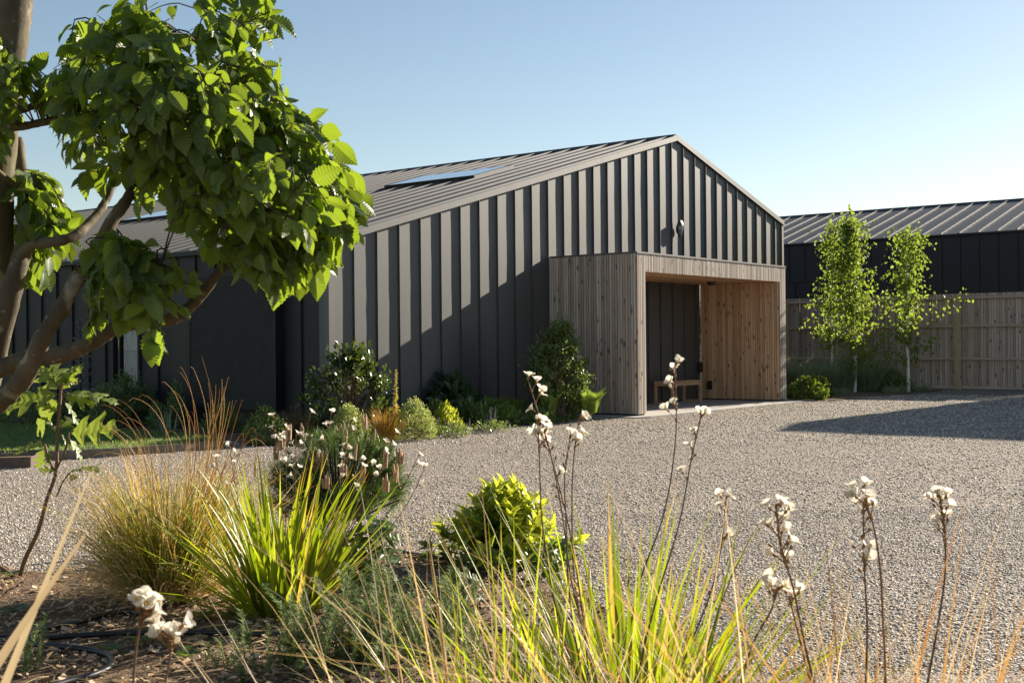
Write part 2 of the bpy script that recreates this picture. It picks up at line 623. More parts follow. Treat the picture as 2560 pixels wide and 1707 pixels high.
M_CAML = leaf_mat("glossy_evergreen_leaf", (0.022, 0.042, 0.013), (0.05, 0.082, 0.024), (0.2, 0.28, 0.03), 0.2, 0.24, 0.65)
M_PITT = leaf_mat("small_grey_green_leaf", (0.07, 0.105, 0.03), (0.15, 0.20, 0.06), (0.26, 0.34, 0.06), 0.3, 0.45)
M_VARI = leaf_mat("cream_edged_small_leaf", (0.12, 0.17, 0.035), (0.42, 0.46, 0.17), (0.55, 0.62, 0.16), 0.35, 0.4)
M_VARD = leaf_mat("soft_green_small_leaf", (0.07, 0.11, 0.028), (0.17, 0.22, 0.06), (0.3, 0.38, 0.08), 0.35, 0.4)
M_BIGL = leaf_mat("large_dark_leaf", (0.045, 0.08, 0.035), (0.09, 0.14, 0.065), (0.2, 0.3, 0.06), 0.25, 0.35)
M_FERN = leaf_mat("fern_frond", (0.12, 0.18, 0.035), (0.21, 0.30, 0.06), (0.36, 0.50, 0.06), 0.4, 0.5)
M_LIME = leaf_mat("lime_leaf", (0.20, 0.26, 0.03), (0.38, 0.43, 0.05), (0.72, 0.76, 0.06), 0.45, 0.33, 0.55)
M_LIMED = leaf_mat("mid_green_glossy_leaf", (0.03, 0.06, 0.014), (0.07, 0.12, 0.02), (0.28, 0.4, 0.03), 0.35, 0.28, 0.6)
M_EUPH = leaf_mat("spurge_leaf", (0.09, 0.14, 0.05), (0.18, 0.25, 0.09), (0.28, 0.38, 0.09), 0.3, 0.5)
M_SPRU = leaf_mat("blue_needles", (0.12, 0.155, 0.155), (0.24, 0.30, 0.30), (0.1, 0.15, 0.13), 0.15, 0.6)
M_YEW = leaf_mat("dark_needles", (0.025, 0.042, 0.018), (0.05, 0.078, 0.03), (0.05, 0.09, 0.02), 0.2, 0.5)
M_PINE = leaf_mat("pine_needles", (0.025, 0.055, 0.012), (0.055, 0.10, 0.02), (0.16, 0.28, 0.03), 0.25, 0.35)
M_HYDR = leaf_mat("oak_shaped_leaf", (0.08, 0.12, 0.025), (0.16, 0.21, 0.045), (0.36, 0.46, 0.05), 0.42, 0.42)
M_HYDD = leaf_mat("crinkled_dark_leaf", (0.035, 0.07, 0.02), (0.08, 0.125, 0.04), (0.25, 0.38, 0.04), 0.35, 0.4)
M_ROSE = leaf_mat("rosemary_needles", (0.10, 0.145, 0.05), (0.23, 0.29, 0.12), (0.32, 0.42, 0.12), 0.25, 0.5)
M_GCOV = leaf_mat("ground_cover_leaf", (0.07, 0.11, 0.035), (0.16, 0.22, 0.07), (0.33, 0.43, 0.08), 0.3, 0.35)
M_LIB = blade_mat("strappy_green_blade", [(0, (0.11, 0.15, 0.016)), (0.45, (0.22, 0.27, 0.03)), (0.85, (0.34, 0.37, 0.05)), (0.93, (0.36, 0.26, 0.06)), (1, (0.32, 0.24, 0.12))], 0.48, 0.4, (0.42, 0.20, 0.03), 0.86)
M_ANEM = blade_mat("tawny_grass_blade", [(0, (0.07, 0.105, 0.016)), (0.45, (0.17, 0.215, 0.03)), (0.6, (0.32, 0.32, 0.05)), (0.68, (0.44, 0.27, 0.05)), (0.8, (0.50, 0.37, 0.16)), (1, (0.64, 0.53, 0.34))], 0.42, 0.45, (0.50, 0.30, 0.10), 0.5)
M_STRAW = blade_mat("straw_blade", [(0, (0.38, 0.25, 0.11)), (0.5, (0.50, 0.36, 0.18)), (1, (0.62, 0.50, 0.31))], 0.35, 0.5)
M_ORNG = blade_mat("orange_blade", [(0, (0.28, 0.12, 0.03)), (0.35, (0.36, 0.20, 0.065)), (0.7, (0.42, 0.29, 0.14)), (1, (0.46, 0.36, 0.21))], 0.4, 0.45)
M_TAN = blade_mat("pale_tan_flax_blade", [(0, (0.33, 0.245, 0.15)), (1, (0.44, 0.35, 0.215))], 0.3, 0.45)
M_CAREX = blade_mat("bronze_sedge_blade", [(0, (0.16, 0.10, 0.025)), (0.5, (0.34, 0.17, 0.035)), (1, (0.44, 0.29, 0.06))], 0.4, 0.5)
M_CARB = blade_mat("brown_sedge_blade", [(0, (0.05, 0.035, 0.018)), (0.6, (0.12, 0.08, 0.03)), (1, (0.25, 0.20, 0.05))], 0.3, 0.5)
M_DGRS = blade_mat("grey_green_grass_blade", [(0, (0.12, 0.16, 0.085)), (0.7, (0.25, 0.30, 0.17)), (1, (0.42, 0.44, 0.28))], 0.3, 0.5)
M_GRAS = blade_mat("lawn_blade", [(0, (0.09, 0.14, 0.03)), (0.6, (0.17, 0.24, 0.05)), (1, (0.28, 0.34, 0.09))], 0.4, 0.5)
M_PETAL = leaf_mat("white_petal", (0.74, 0.70, 0.60), (0.82, 0.79, 0.70), (0.88, 0.82, 0.70), 0.55, 0.5, 0.3)
M_BRACT = leaf_mat("brown_bract", (0.22, 0.11, 0.035), (0.34, 0.18, 0.06), (0.4, 0.22, 0.06), 0.25, 0.6)
M_STAMEN = simple("yellow_stamen", (0.75, 0.45, 0.04), 0.6)
M_CANDLE = simple("brown_pine_candle", (0.46, 0.29, 0.165), 0.75, 0, 0.3, 120)
M_LAV = leaf_mat("lilac_floret", (0.20, 0.16, 0.30), (0.42, 0.38, 0.55), (0.3, 0.25, 0.4), 0.3, 0.6)
M_CREAMF = leaf_mat("small_white_floret", (0.6, 0.6, 0.55), (0.8, 0.8, 0.74), (0.7, 0.7, 0.6), 0.3, 0.6)
M_YELF = leaf_mat("yellow_seed_spike", (0.45, 0.33, 0.06), (0.6, 0.48, 0.12), (0.6, 0.5, 0.1), 0.3, 0.6)


# ------------------------------------------------------------------ ground
def sheet(name, poly, z, mat, label=None):
    mb = MB()
    mb.add([(x, y, z) for x, y in poly], [tuple(range(len(poly)))])
    return struct(mb.build(name, mat), label)


def grid_sheet(name, x0, x1, y0, y1, z, mat):
    mb = MB()
    mb.add([(x0, y0, z), (x1, y0, z), (x1, y1, z), (x0, y1, z)], [(0, 1, 2, 3)])
    return struct(mb.build(name, mat))


def wavy(pts, amp, n=6):
    """subdivide a closed polygon and roughen its outline"""
    pts = np.asarray(pts, float)[:, :2]
    out = []
    for i in range(len(pts)):
        a, b = pts[i], pts[(i + 1) % len(pts)]
        for q in range(n):
            out.append(a + (b - a) * q / n + rng.normal(size=2) * amp * (q > 0))
    return out


grid_sheet("ground", -900, 900, -900, 900, -0.02, M_LAWN)
WV = [(rng.uniform(1.5, 9) * math.cos(a), rng.uniform(1.5, 9) * math.sin(a), rng.random() * 6.28, rng.uniform(0.4, 1.0)) for a in rng.uniform(0, 6.28, 14)]


def gz(x, y):
    """low swells in the raked gravel"""
    return 0.0016 * sum(w * np.sin(a * x + b * y + c) for a, b, c, w in WV)


mb = MB()
gx, gy = np.arange(-13, 19.01, 0.16), np.arange(-14, 3.01, 0.16)
GX, GY = np.meshgrid(gx, gy)
GZ = gz(GX, GY)
nx_, ny_ = len(gx), len(gy)
edge = (GX < -12.9) | (GX > gx[-1] - 0.1) | (GY < -13.9) | (GY > gy[-1] - 0.1)
GZ[edge] = 0
i_ = (np.arange(ny_ - 1)[:, None] * nx_ + np.arange(nx_ - 1)[None]).ravel()
mb.add(np.stack([GX, GY, GZ], -1).reshape(-1, 3), np.stack([i_, i_ + 1, i_ + nx_ + 1, i_ + nx_], -1), 0, 0.5, None, True)
x0, x1, y0, y1 = gx[0], gx[-1], gy[0], gy[-1]
for a, b, c, d in ((-40, x0, -60, 14), (x1, 23.5, -60, 14), (x0, x1, -60, y0), (x0, x1, y1, 14)):
    mb.add([(a, c, 0), (b, c, 0), (b, d, 0), (a, d, 0)], [(0, 1, 2, 3)])
struct(mb.build("gravel_drive", M_GRAVEL))
FORE = [gnd(-420, 1405), gnd(0, 1432), gnd(260, 1440), gnd(520, 1420), gnd(800, 1395), gnd(1000, 1386), gnd(1150, 1412), gnd(1440, 1490),
        gnd(1640, 1600), gnd(1850, 1720), gnd(2250, 1960), gnd(2700, 2300), (-10.6, -13.5, 0), (-13.5, -11.5, 0), (-12.5, -8.0, 0)]
FORE2 = wavy(FORE, 0.03)
sheet("planting_bed", FORE2, 0.02, M_SOIL)
BEDW = [(0.0, -0.01), (5.24, -0.01), (5.24, -0.95), gnd(1420, 1046), gnd(1300, 1058), gnd(1200, 1070), gnd(1090, 1085), gnd(1000, 1098), gnd(900, 1108), gnd(760, 1116),
        gnd(620, 1112), gnd(560, 1098), gnd(480, 1084), gnd(270, 1070), gnd(0, 1058), (-9.0, 7.0), (-9.0, 24.0), (-0.01, 24.0)]
sheet("wall_bed", wavy([np.asarray(q)[:2] for q in BEDW], 0.02, 4), 0.012, M_SOIL)
LZ = 0.085
LPX = [(-900, 1160), (0, 1135), (300, 1122), (460, 1111), (545, 1103), (560, 1097), (480, 1085), (270, 1071), (0, 1059)]
LAWN = [gnd(x, y, LZ) for x, y in LPX] + [(-9.4, 7.2), (-14, 6.0)]
LAWNP = [np.asarray(q)[:2] for q in LAWN]
mb = MB()
mb.prism([(q[0], q[1], LZ) for q in LAWNP], (0, 0, -0.09))
struct(mb.build("lawn", M_LAWN))
# timber edge of the lawn
mb = MB()
for (xa, ya), (xb, yb) in zip(LPX[:4], LPX[1:5]):
    a, b = gnd(xa, ya, LZ), gnd(xb, yb, LZ)
    d = norm(b - a)
    s_ = np.cross(d, UP)
    if s_ @ FW > 0:
        s_ = -s_
    mb.obox((a + b) / 2 + s_ * 0.014 - UP * 0.035, d, s_, UP, np.linalg.norm(b - a) / 2 + 0.006, 0.012, 0.05)
tag(mb.build("lawn_edging", M_EDGE), "thin timber board edging between the lawn and the gravel", "edging")


def in_poly(p, poly):
    poly = np.asarray([np.asarray(q)[:2] for q in poly])
    x, y = p[:, 0], p[:, 1]
    ins = np.zeros(len(p), bool)
    j = len(poly) - 1
    for i in range(len(poly)):
        xi, yi = poly[i]
        xj, yj = poly[j]
        c = ((yi > y) != (yj > y)) & (x < (xj - xi) * (y - yi) / (yj - yi + 1e-12) + xi)
        ins ^= c
        j = i
    return ins


def view_pts(n, d0, d1, m=1.06, power=1.0):
    """ground points spread over the strip of ground in view between two depths"""
    u = rng.random(n)
    d = d0 * (d1 / d0) ** u if power == 0 else (d0 ** power + u * (d1 ** power - d0 ** power)) ** (1 / power)
    x = (rng.random(n) - 0.5) * 2 * 1280 / FOC * d * m
    return np.stack([EYE[0] + FW[0] * d + RT[0] * x, EYE[1] + FW[1] * d + RT[1] * x, 0 * d], -1)


# loose pebbles on the gravel (real stones close by, thinning out with distance)
def ico():
    t = (1 + 5 ** 0.5) / 2
    v = norm(np.array([(-1, t, 0), (1, t, 0), (-1, -t, 0), (1, -t, 0), (0, -1, t), (0, 1, t), (0, -1, -t), (0, 1, -t), (t, 0, -1), (t, 0, 1), (-t, 0, -1), (-t, 0, 1)]))
    f = [(0, 11, 5), (0, 5, 1), (0, 1, 7), (0, 7, 10), (0, 10, 11), (1, 5, 9), (5, 11, 4), (11, 10, 2), (10, 7, 6), (7, 1, 8), (3, 9, 4), (3, 4, 2), (3, 2, 6), (3, 6, 8), (3, 8, 9), (4, 9, 5), (2, 4, 11), (6, 2, 10), (8, 6, 7), (9, 8, 1)]
    return v, f


iv, if_ = ico()
pp = np.concatenate([view_pts(84000, 4.6, 9.0, 1.1, 2), view_pts(44000, 9.0, 15.0, 1.05, 1.0), view_pts(60000, 15.0, 27.0, 1.05, 1.0)])
pp = pp[~in_poly(pp, FORE2)]
pp = pp[~in_poly(pp, LAWNP) & ~in_poly(pp, [np.asarray(q)[:2] for q in BEDW]) & (pp[:, 1] < 0.3) & ~((pp[:, 0] > 4.8) & (pp[:, 1] > -2.1)) & (pp[:, 0] < 15.5)]
n = len(pp)
mb = MB()
ang = rng.random(n) * 6.28
sc = (0.0046 + 0.0052 * rng.random(n) ** 1.8) * (1 + 0.25 * (((pp - EYE) @ FW) > 9) + 0.45 * (((pp - EYE) @ FW) > 15))
pp[:, 2] = sc * 0.14 + gz(pp[:, 0], pp[:, 1])
for shape in range(4):
    sl = slice(shape, n, 4)
    tv = iv * np.array([1.0 + 0.25 * shape / 3, 0.72 + 0.1 * shape, 0.42 + 0.06 * shape]) * (1 + 0.16 * rng.normal(size=(12, 1)))
    tilt = rng.normal(size=(len(pp[sl]), 3)) * 0.28 + UP
    mb.scatter(tv, if_, pp[sl], np.stack([np.cos(ang[sl]), np.sin(ang[sl]), 0 * ang[sl]], -1), tilt, sc[sl], 0, None, None, True)
o = mb.build("gravel", M_PEBBLE)
o["kind"] = "stuff"
o["label"] = "loose rounded pebbles on the gravel drive"
o["category"] = "gravel"

# bark chips on the near bed
cp = view_pts(15000, 3.6, 8.6, 1.15, 1.4)
cp = cp[in_poly(cp, FORE2)]
n = len(cp)
cp[:, 2] = 0.022 + 0.02 * rng.random(n)
cv = np.array([(-.5, -.5, -.08), (.5, -.42, -.08), (.42, .5, -.05), (-.38, .5, -.1), (-.45, -.45, .1), (.4, -.35, .12), (.36, .42, .08), (-.35, .4, .1)])
cf = [(0, 3, 2, 1), (4, 5, 6, 7), (0, 1, 5, 4), (2, 3, 7, 6), (0, 4, 7, 3), (1, 2, 6, 5)]
mb = MB()
for q in range(3):
    tv = cv * np.array([0.38 + 0.2 * q, 1.15, 0.7]) + rng.normal(size=(8, 3)) * 0.05
    sl = slice(q, n, 3)
    a = rng.random(len(cp[sl])) * 6.28
    mb.scatter(tv, cf, cp[sl], np.stack([np.cos(a), np.sin(a), rng.normal(size=len(a)) * 0.25], -1), rng.normal(size=(len(a), 3)) * 0.4 + UP, 0.012 + 0.032 * rng.random(len(a)) ** 2.2)
o = mb.build("bark_chips", M_CHIP)
o["kind"] = "stuff"
o["label"] = "brown bark mulch chips on the planting bed"
o["category"] = "mulch"

# grass on the lawn
q = np.array([LAWNP[i] for i in range(len(LAWNP))])
gp = np.stack([rng.uniform(-9.5, -1.4, 60000), rng.uniform(-1.2, 7.2, 60000), np.full(60000, LZ - 0.002)], -1)
gp = gp[in_poly(gp, LAWNP)]
mb = MB()
mb.ribbons(gp, rng.random(len(gp)) * 6.28, rng.uniform(0.05, 0.6, len(gp)), rng.uniform(0.1, 0.7, len(gp)), rng.uniform(0.03, 0.055, len(gp)), 0.006, seg=2, fold=0.1)
o = mb.build("grass", M_GRAS)
o["kind"] = "stuff"
o["label"] = "short mown grass of the lawn"
o["category"] = "grass"

# ------------------------------------------------------------------ long dark building
P_, X1 = 0.4778, 0.4834            # seam pitch
ZE, KS, XR, XE = 2.755, 0.2751, 9.777, 14.746
ZR = ZE + KS * XR
YB = 30.0


def ztop(x):
    return ZE + KS * x if x <= XR else ZR - KS * (x - XR)


def seam(mb, x, z0, z1, n=14):
    """standing seam on the gable, its lip a little uneven"""
    z = np.linspace(z0, z1, n)
    d = -0.031 + 0.0007 * rng.normal(size=n)
    w = 0.0006 * rng.normal(size=n)
    v = np.concatenate([np.stack([np.full(n, x - 0.005), 0 * z, z], -1), np.stack([x - 0.005 + w, d, z], -1), np.stack([x + 0.005 + w, d, z], -1), np.stack([np.full(n, x + 0.005), 0 * z, z], -1)])
    i = np.arange(n - 1)
    for q in range(3):
        mb.add(v, np.stack([i + q * n, i + (q + 1) * n, i + (q + 1) * n + 1, i + q * n + 1], -1))


house = thing("house", "long dark anthracite metal clad gabled building with standing seams", "building", (0, 0, 0))
mb = MB()
mb.prism([(0, 0, -0.1), (XE, 0, -0.1), (XE, 0, ztop(XE) - 0.06), (XR, 0, ZR - 0.06), (0, 0, ZE - 0.06)], (0, 0.2, 0))
for i in range(31):
    x = X1 + P_ * i
    if x > XE - 0.1:
        break
    seam(mb, x, 0.05, ztop(x) - 0.09)
    mb.box(x - 0.014, x + 0.004, -0.004, -0.0005, 0.05, ztop(x) - 0.09)
mb.build("gable_wall", M_WALL, house)
mb = MB()
mb.box(0.0, 0.085, -0.034, 0.0, 0.03, ZE - 0.09)
mb.box(-0.034, 0.0, -0.034, 0.06, 0.03, ZE - 0.09)
mb.build("corner_trim", M_TRIM, house)
mb = MB()
mb.box(XE - 0.06, XE + 0.034, -0.034, 0.0, 0.03, ztop(XE) - 0.07)
mb.build("corner_trim", M_TRIM, house)

# side wall facing the lawn, openings cut as separate wall strips
mb = MB()
holes = [(4.42, 5.14, 0.45, 2.22)]
mb.box(0, 0.2, 0.2, 4.42, -0.1, ZE - 0.06)
mb.box(0, 0.2, 5.14, YB, -0.1, ZE - 0.06)
mb.box(0, 0.2, 4.42, 5.14, -0.1, 0.45)
mb.box(0, 0.2, 4.42, 5.14, 2.22, ZE - 0.06)
y = 0.55
while y < YB:
    if not (1.0 < y < 3.1):
        zs = [(0.05, 0.42), (2.25, ZE - 0.1)] if 4.42 < y < 5.14 else [(0.05, ZE - 0.1)]
        for a, b in zs:
            mb.box(-0.031, 0.0, y - 0.005, y + 0.005, a, b)
            mb.box(-0.004, -0.0005, y - 0.004, y + 0.016, a, b)
    else:
        mb.box(-0.031, 0.0, y - 0.005, y + 0.005, 2.36, ZE - 0.1)
    y += P_
mb.box(XE - 0.2, XE, 0.2, YB, -0.1, ztop(XE) - 0.06)
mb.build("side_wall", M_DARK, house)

M_DPANEL = simple("matt_charcoal_panel", (0.03, 0.029, 0.026), 0.7, spec=0.25)
# box window with splayed far cheek
wbox = MB()
wbox.prism([(-0.16, 0.93, 0.30), (-0.16, 2.93, 0.30), (0, 3.6, 0.36), (0, 0.93, 0.30)], (0, 0, 0.035))
wbox.prism([(-0.16, 0.93, 2.325), (-0.16, 2.93, 2.325), (0, 3.6, 2.28), (0, 0.93, 2.325)], (0, 0, 0.035))
wbox.add([(-0.16, 2.93, 0.335), (-0.16, 2.93, 2.325), (0, 3.6, 2.30), (0, 3.6, 0.38)], [(0, 1, 2, 3)])
wbox.add([(-0.16, 0.93, 0.335), (-0.16, 0.93, 2.325), (0, 0.93, 2.325), (0, 0.93, 0.335)], [(0, 1, 2, 3)])
win = wbox.build("window", M_FRAME, house)
mb = MB()
mb.box(-0.172, -0.16, 0.93, 0.975, 0.33, 2.33).box(-0.172, -0.16, 2.885, 2.93, 0.33, 2.33).box(-0.172, -0.16, 0.975, 2.885, 0.33, 0.375).box(-0.172, -0.16, 0.975, 2.885, 2.285, 2.33)
mb.build("frame", M_FRAME, win)
mb = MB()
mb.box(-0.164, -0.158, 0.97, 2.89, 0.37, 2.29)
mb.build("shutter_panel", M_DPANEL, win)
# narrow window with pale boards
mb = MB()
mb.box(-0.012, 0.09, 4.42, 4.455, 0.45, 2.22).box(-0.012, 0.09, 4.93, 4.96, 0.45, 2.22).box(-0.012, 0.09, 4.455, 4.93, 2.18, 2.22).box(-0.012, 0.09, 4.455, 4.93, 0.45, 0.48)
win2 = mb.build("window", M_FRAME, house)
win2["label"] = "narrow window with pale weathered boards"
mb = MB()
mb.box(0.02, 0.04, 4.455, 4.87, 0.48, 1.18, 0, 0.3).box(0.02, 0.04, 4.455, 4.87, 1.184, 2.18, 0, 0.7)
mb.build("pale_boards", M_PALE, win2)
mb = MB()
mb.box(0.05, 0.06, 4.87, 5.14, 0.45, 2.22)
mb.build("pane", M_PANE, win2)

# roof
mb = MB()
zt = lambda x: ztop(x) - 0.012
for y0, y1 in ((-0.012, YB),):
    mb.prism([(-0.07, y0, zt(0) - 0.07 * KS - 0.0), (XR, y0, zt(XR)), (XE + 0.06, y0, zt(XE) - 0.016), (XE + 0.06, y0, zt(XE) - 0.06), (XR, y0, zt(XR) - 0.05), (-0.07, y0, zt(0) - 0.02 - 0.04)], (0, y1 - y0, 0))
un = norm([1, 0, KS])
nn = norm([-KS, 0, 1])
y = 0.14
SK = [(5.95, 7.15, 2.2, 4.55), (5.05, 6.25, 9.9, 12.25)]
while y < YB:
    segs = [(-0.075, XR - 0.09)]
    for a, b, c, d in SK:
        if c < y < d:
            segs = [(-0.075, a - 0.06), (b + 0.06, XR - 0.09)]
    for a, b in segs:
        m_ = (a + b) / 2
        mb.obox((m_, y, zt(m_) + 0.016), un, (0, 1, 0), nn, (b - a) / 2 * math.sqrt(1 + KS * KS), 0.007, 0.018, 1)
    m_ = (XR + XE) / 2
    mb.obox((m_, y, zt(m_) + 0.016), norm([1, 0, -KS]), (0, 1, 0), norm([KS, 0, 1]), 2.5, 0.006, 0.017, 1)
    y += P_
roof = mb.build("roof", [M_ROOF, M_TRIM], house)
mb = MB()
mb.prism([(XR - 0.13, 0.0, ztop(XR - 0.13) + 0.004), (XR, 0, ZR + 0.038), (XR + 0.13, 0, ztop(XR + 0.13) + 0.004), (XR + 0.13, 0, ztop(XR + 0.13) - 0.02), (XR - 0.13, 0, ztop(XR - 0.13) - 0.02)], (0, YB, 0))
mb.build("ridge_cap", M_DARK, roof)
# verge flashing in lengths
js = [-0.07] + [4.07, 6.96, 8.03, XR]
mb = MB()
for a, b in zip(js[:-1], js[1:]):
    b2 = b - 0.004 if b < XR else b
    mb.prism([(a, -0.045, ztop(a) - 0.10), (b2, -0.045, ztop(b2) - 0.10), (b2, -0.045, ztop(b2) + 0.006), (a, -0.045, ztop(a) + 0.006)], (0, 0.032, 0))
mb.build("verge_flashing", M_TRIM, house)
mb = MB()
mb.prism([(XR + 0.003, -0.045, ZR - 0.10), (XE + 0.06, -0.045, ztop(XE) - 0.116), (XE + 0.06, -0.045, ztop(XE) - 0.01), (XR + 0.003, -0.045, ZR + 0.006)], (0, 0.032, 0))
mb.build("verge_flashing", M_TRIM, house)
mb = MB()
mb.box(-0.085, -0.07, -0.03, YB, ZE - 0.105, ZE - 0.04)
mb.build("eaves_flashing", M_DARK, house)
# skylights
for a, b, c, d in SK:
    w = (b - a) / 2 * math.sqrt(1 + KS * KS)
    mx, my = (a + b) / 2, (c + d) / 2
    cen = np.array([mx, my, zt(mx)])
    fr = MB()
    for sx in (-1, 1):
        fr.obox(cen + un * sx * (w - 0.03) + nn * 0.03, un, (0, 1, 0), nn, 0.03, (d - c) / 2, 0.036)
    for sy in (-1, 1):
        fr.obox(cen + np.array([0, sy * ((d - c) / 2 - 0.03), 0]) + nn * 0.03, un, (0, 1, 0), nn, w - 0.06, 0.03, 0.036)
    f = fr.build("skylight", M_FRAME, roof)
    gl = MB()
    gl.obox(cen + nn * 0.060, un, (0, 1, 0), nn, w - 0.06, (d - c) / 2 - 0.06, 0.006)
    gl.build("pane", M_SKYL, f)
    fl = MB()
    fl.obox(cen + np.array([0, -(d - c) / 2 - 0.014, 0]) + nn * 0.028, un, (0, 1, 0), nn, w + 0.02, 0.012, 0.034)
    fl.build("side_flashing", M_TRIM, f)

# ------------------------------------------------------------------ porch
XP0, XP1, DP, ZP, TW, ZS = 5.283, 11.007, 1.811, 2.75, 0.269, 2.425
ZB = 0.045
slab = MB()
slab.prism([(4.9, -0.001, -0.05), (4.9, -1.98, -0.05), (5.25, -2.06, -0.05), (7.6, -2.13, -0.05), (11.4, -2.16, -0.05), (12.3, -2.1, -0.05), (12.3, -0.001, -0.05)], (0, 0, 0.07))
struct(slab.build("paving_slab", M_CONC))


def boards(mb, p0, du, L, z0, z1, nrm, pitch=0.052, gap=0.0125, th=0.022, m=0, zf=None):
    """vertical boards along du from p0, standing proud of the plane by th towards nrm"""
    du, nrm = np.asarray(du, float), np.asarray(nrm, float)
    k_ = int(round(L / pitch))
    pt = L / k_
    for i in range(k_):
        c = np.asarray(p0, float) + du * (i + 0.5) * pt
        t_ = th + rng.uniform(-0.002, 0.002)
        a, b = z0 + rng.uniform(-0.002, 0.002), z1
        mb.obox(c + nrm * t_ / 2 + UP * (a + b) / 2, du, nrm, UP, (pt - gap) / 2, t_ / 2, (b - a) / 2, m, rng.random())
    return mb


porch = thing("timber_porch", "boxy entrance porch clad in narrow vertical larch boards", "porch", (XP0, -DP, 0.02))
mb = MB()
boards(mb, (XP0 + 0.02, -0.002 - 0.0, 0), (0, -1, 0), DP - 0.025, ZB, ZP - 0.03, (-1, 0, 0))
boards(mb, (XP0 + TW - 0.02, -0.002, 0), (0, -1, 0), DP - 0.025, ZB, ZS, (1, 0, 0))
boards(mb, (XP0, -DP + 0.02, 0), (1, 0, 0), TW, ZB, ZP - 0.03, (0, -1, 0))
mb.build("side_wall", M_WEATHER, porch)
mb = MB()
mb.box(XP0 + 0.022, XP0 + TW - 0.022, -DP + 0.022, -0.04, 0.024, ZP - 0.04)
mb.box(XP1 - TW + 0.022, XP1 - 0.022, -DP + 0.022, -0.04, 0.024, ZP - 0.04)
mb.box(XP0 + TW - 0.021, XP1 - TW + 0.021, -DP + 0.022, -0.04, ZS + 0.03, ZP - 0.04)
mb.build("frame", M_CORE, porch)
mb = MB()
boards(mb, (XP1 - TW + 0.02, -0.002, 0), (0, -1, 0), DP - 0.025, ZB, ZS, (-1, 0, 0))
ri = mb.build("inner_wall", M_FRESH, porch)
ri["label"] = "warm orange brown boards inside the porch"
mb = MB()
boards(mb, (XP1 - TW, -DP + 0.02, 0), (1, 0, 0), TW, ZB, ZP - 0.03, (0, -1, 0))
boards(mb, (XP1 - 0.02, -0.04, 0), (0, -1, 0), DP - 0.06, ZB, ZP - 0.03, (1, 0, 0))
mb.build("side_wall", M_WEATHER, porch)
mb = MB()
boards(mb, (XP0 + TW, -DP + 0.02, 0), (1, 0, 0), XP1 - XP0 - 2 * TW, ZS, ZP - 0.03, (0, -1, 0))
mb.build("fascia", M_WEATHER, porch)
mb = MB()
y = -DP + 0.03
while y < -0.05:
    mb.box(XP0 + TW, XP1 - TW, y, y + 0.085, ZS + 0.004, ZS + 0.024, 0, rng.random())
    y += 0.09
mb.build("soffit", M_SOFFIT, porch)
mb = MB()
mb.prism([(XP0 - 0.012, -DP - 0.012, ZP - 0.028), (XP1 + 0.012, -DP - 0.012, ZP - 0.028), (XP1 + 0.012, -0.035, ZP - 0.028), (XP0 - 0.012, -0.035, ZP - 0.028)], (0, 0, 0.03))
mb.build("roof_edge_trim", M_TRIM, porch)

# wall light on the gable
wl = thing("wall_light", "black bulkhead lantern with clear glass high on the gable", "wall light", (9.8, -0.03, 3.42))


def flat(mb):
    for a in mb.v:
        a[:, 1] = -0.03 + (a[:, 1] + 0.03) * 0.42
    return mb


mb = MB()
mb.lathe((9.8, -0.03, 3.53), [(0.0, 0.05), (0.07, 0.05), (0.10, 0.03), (0.105, 0.0)], (0, -1, 0), 20)
mb.tube([(9.8, -0.05, 3.50), (9.8, -0.09, 3.475), (9.8, -0.12, 3.42)], 0.016, 8)
flat(mb).build("bracket", M_BLACK, wl)
mb = MB()
mb.lathe((9.8, -0.12, 3.37), [(0.0, 0), (0.04, 0.0), (0.05, 0.02), (0.055, 0.05)], (0, -0.10, 1), 10)
flat(mb).build("lamp_base", simple("lamp_base_blue_glint", (0.02, 0.03, 0.07), 0.25), wl)  # blue glint on the lamp base put into its colour
mb = MB()
mb.lathe((9.8, -0.125, 3.42), [(0.055, 0), (0.098, 0.11), (0.10, 0.18), (0.07, 0.24), (0.0, 0.25)], (0, -0.10, 1), 8, 0, False)
flat(mb).build("glass", M_LAMPG, wl)
mb = MB()
mb.lathe((9.8, -0.14, 3.61), [(0.112, 0), (0.10, 0.05), (0.06, 0.10), (0.0, 0.115)], (0, -0.10, 1), 16)
for a in (0.6, 1.9, 3.1, 4.4, 5.6):
    o_ = np.array([math.cos(a), math.sin(a), 0])
    mb.tube([np.array([9.8, -0.122, 3.42]) + o_ * 0.058, np.array([9.8, -0.135, 3.53]) + o_ * 0.101, np.array([9.8, -0.14, 3.62]) + o_ * 0.104], 0.006, 5)
flat(mb).build("lamp_cage", M_BLACK, wl)
cl = MB()
cl.lathe((9.76, -0.8, ZS + 0.003), [(0.0, -0.075), (0.06, -0.066), (0.085, -0.03), (0.088, -0.012), (0.10, -0.012), (0.10, 0.0)], (0, 0, 1), 24)
tag(cl.build("ceiling_light", M_BLACK), "round black downlight on the porch ceiling", "ceiling light")
pb = thing("intercom", "black box on the dark wall at bench-back height inside the porch", "intercom", (10.6, -0.05, 0.62))
mb = MB()
mb.box(10.53, 10.67, -0.085, -0.033, 0.60, 0.80).box(10.55, 10.65, -0.094, -0.085, 0.64, 0.77)
mb.build("housing", M_BLACK, pb)
mb = MB()
mb.lathe((10.60, -0.094, 0.62), [(0.0, 0.012), (0.014, 0.01), (0.016, 0.0)], (0, -1, 0), 14)
mb.build("button", M_FRAME, pb)
so = thing("power_socket", "small black socket low on the orange boards behind the bench", "socket", (10.7, -0.2, 0.3))
mb = MB()
mb.box(10.69, 10.718, -0.28, -0.17, 0.23, 0.41).box(10.68, 10.69, -0.27, -0.18, 0.24, 0.40)
mb.build("cover", M_BLACK, so)

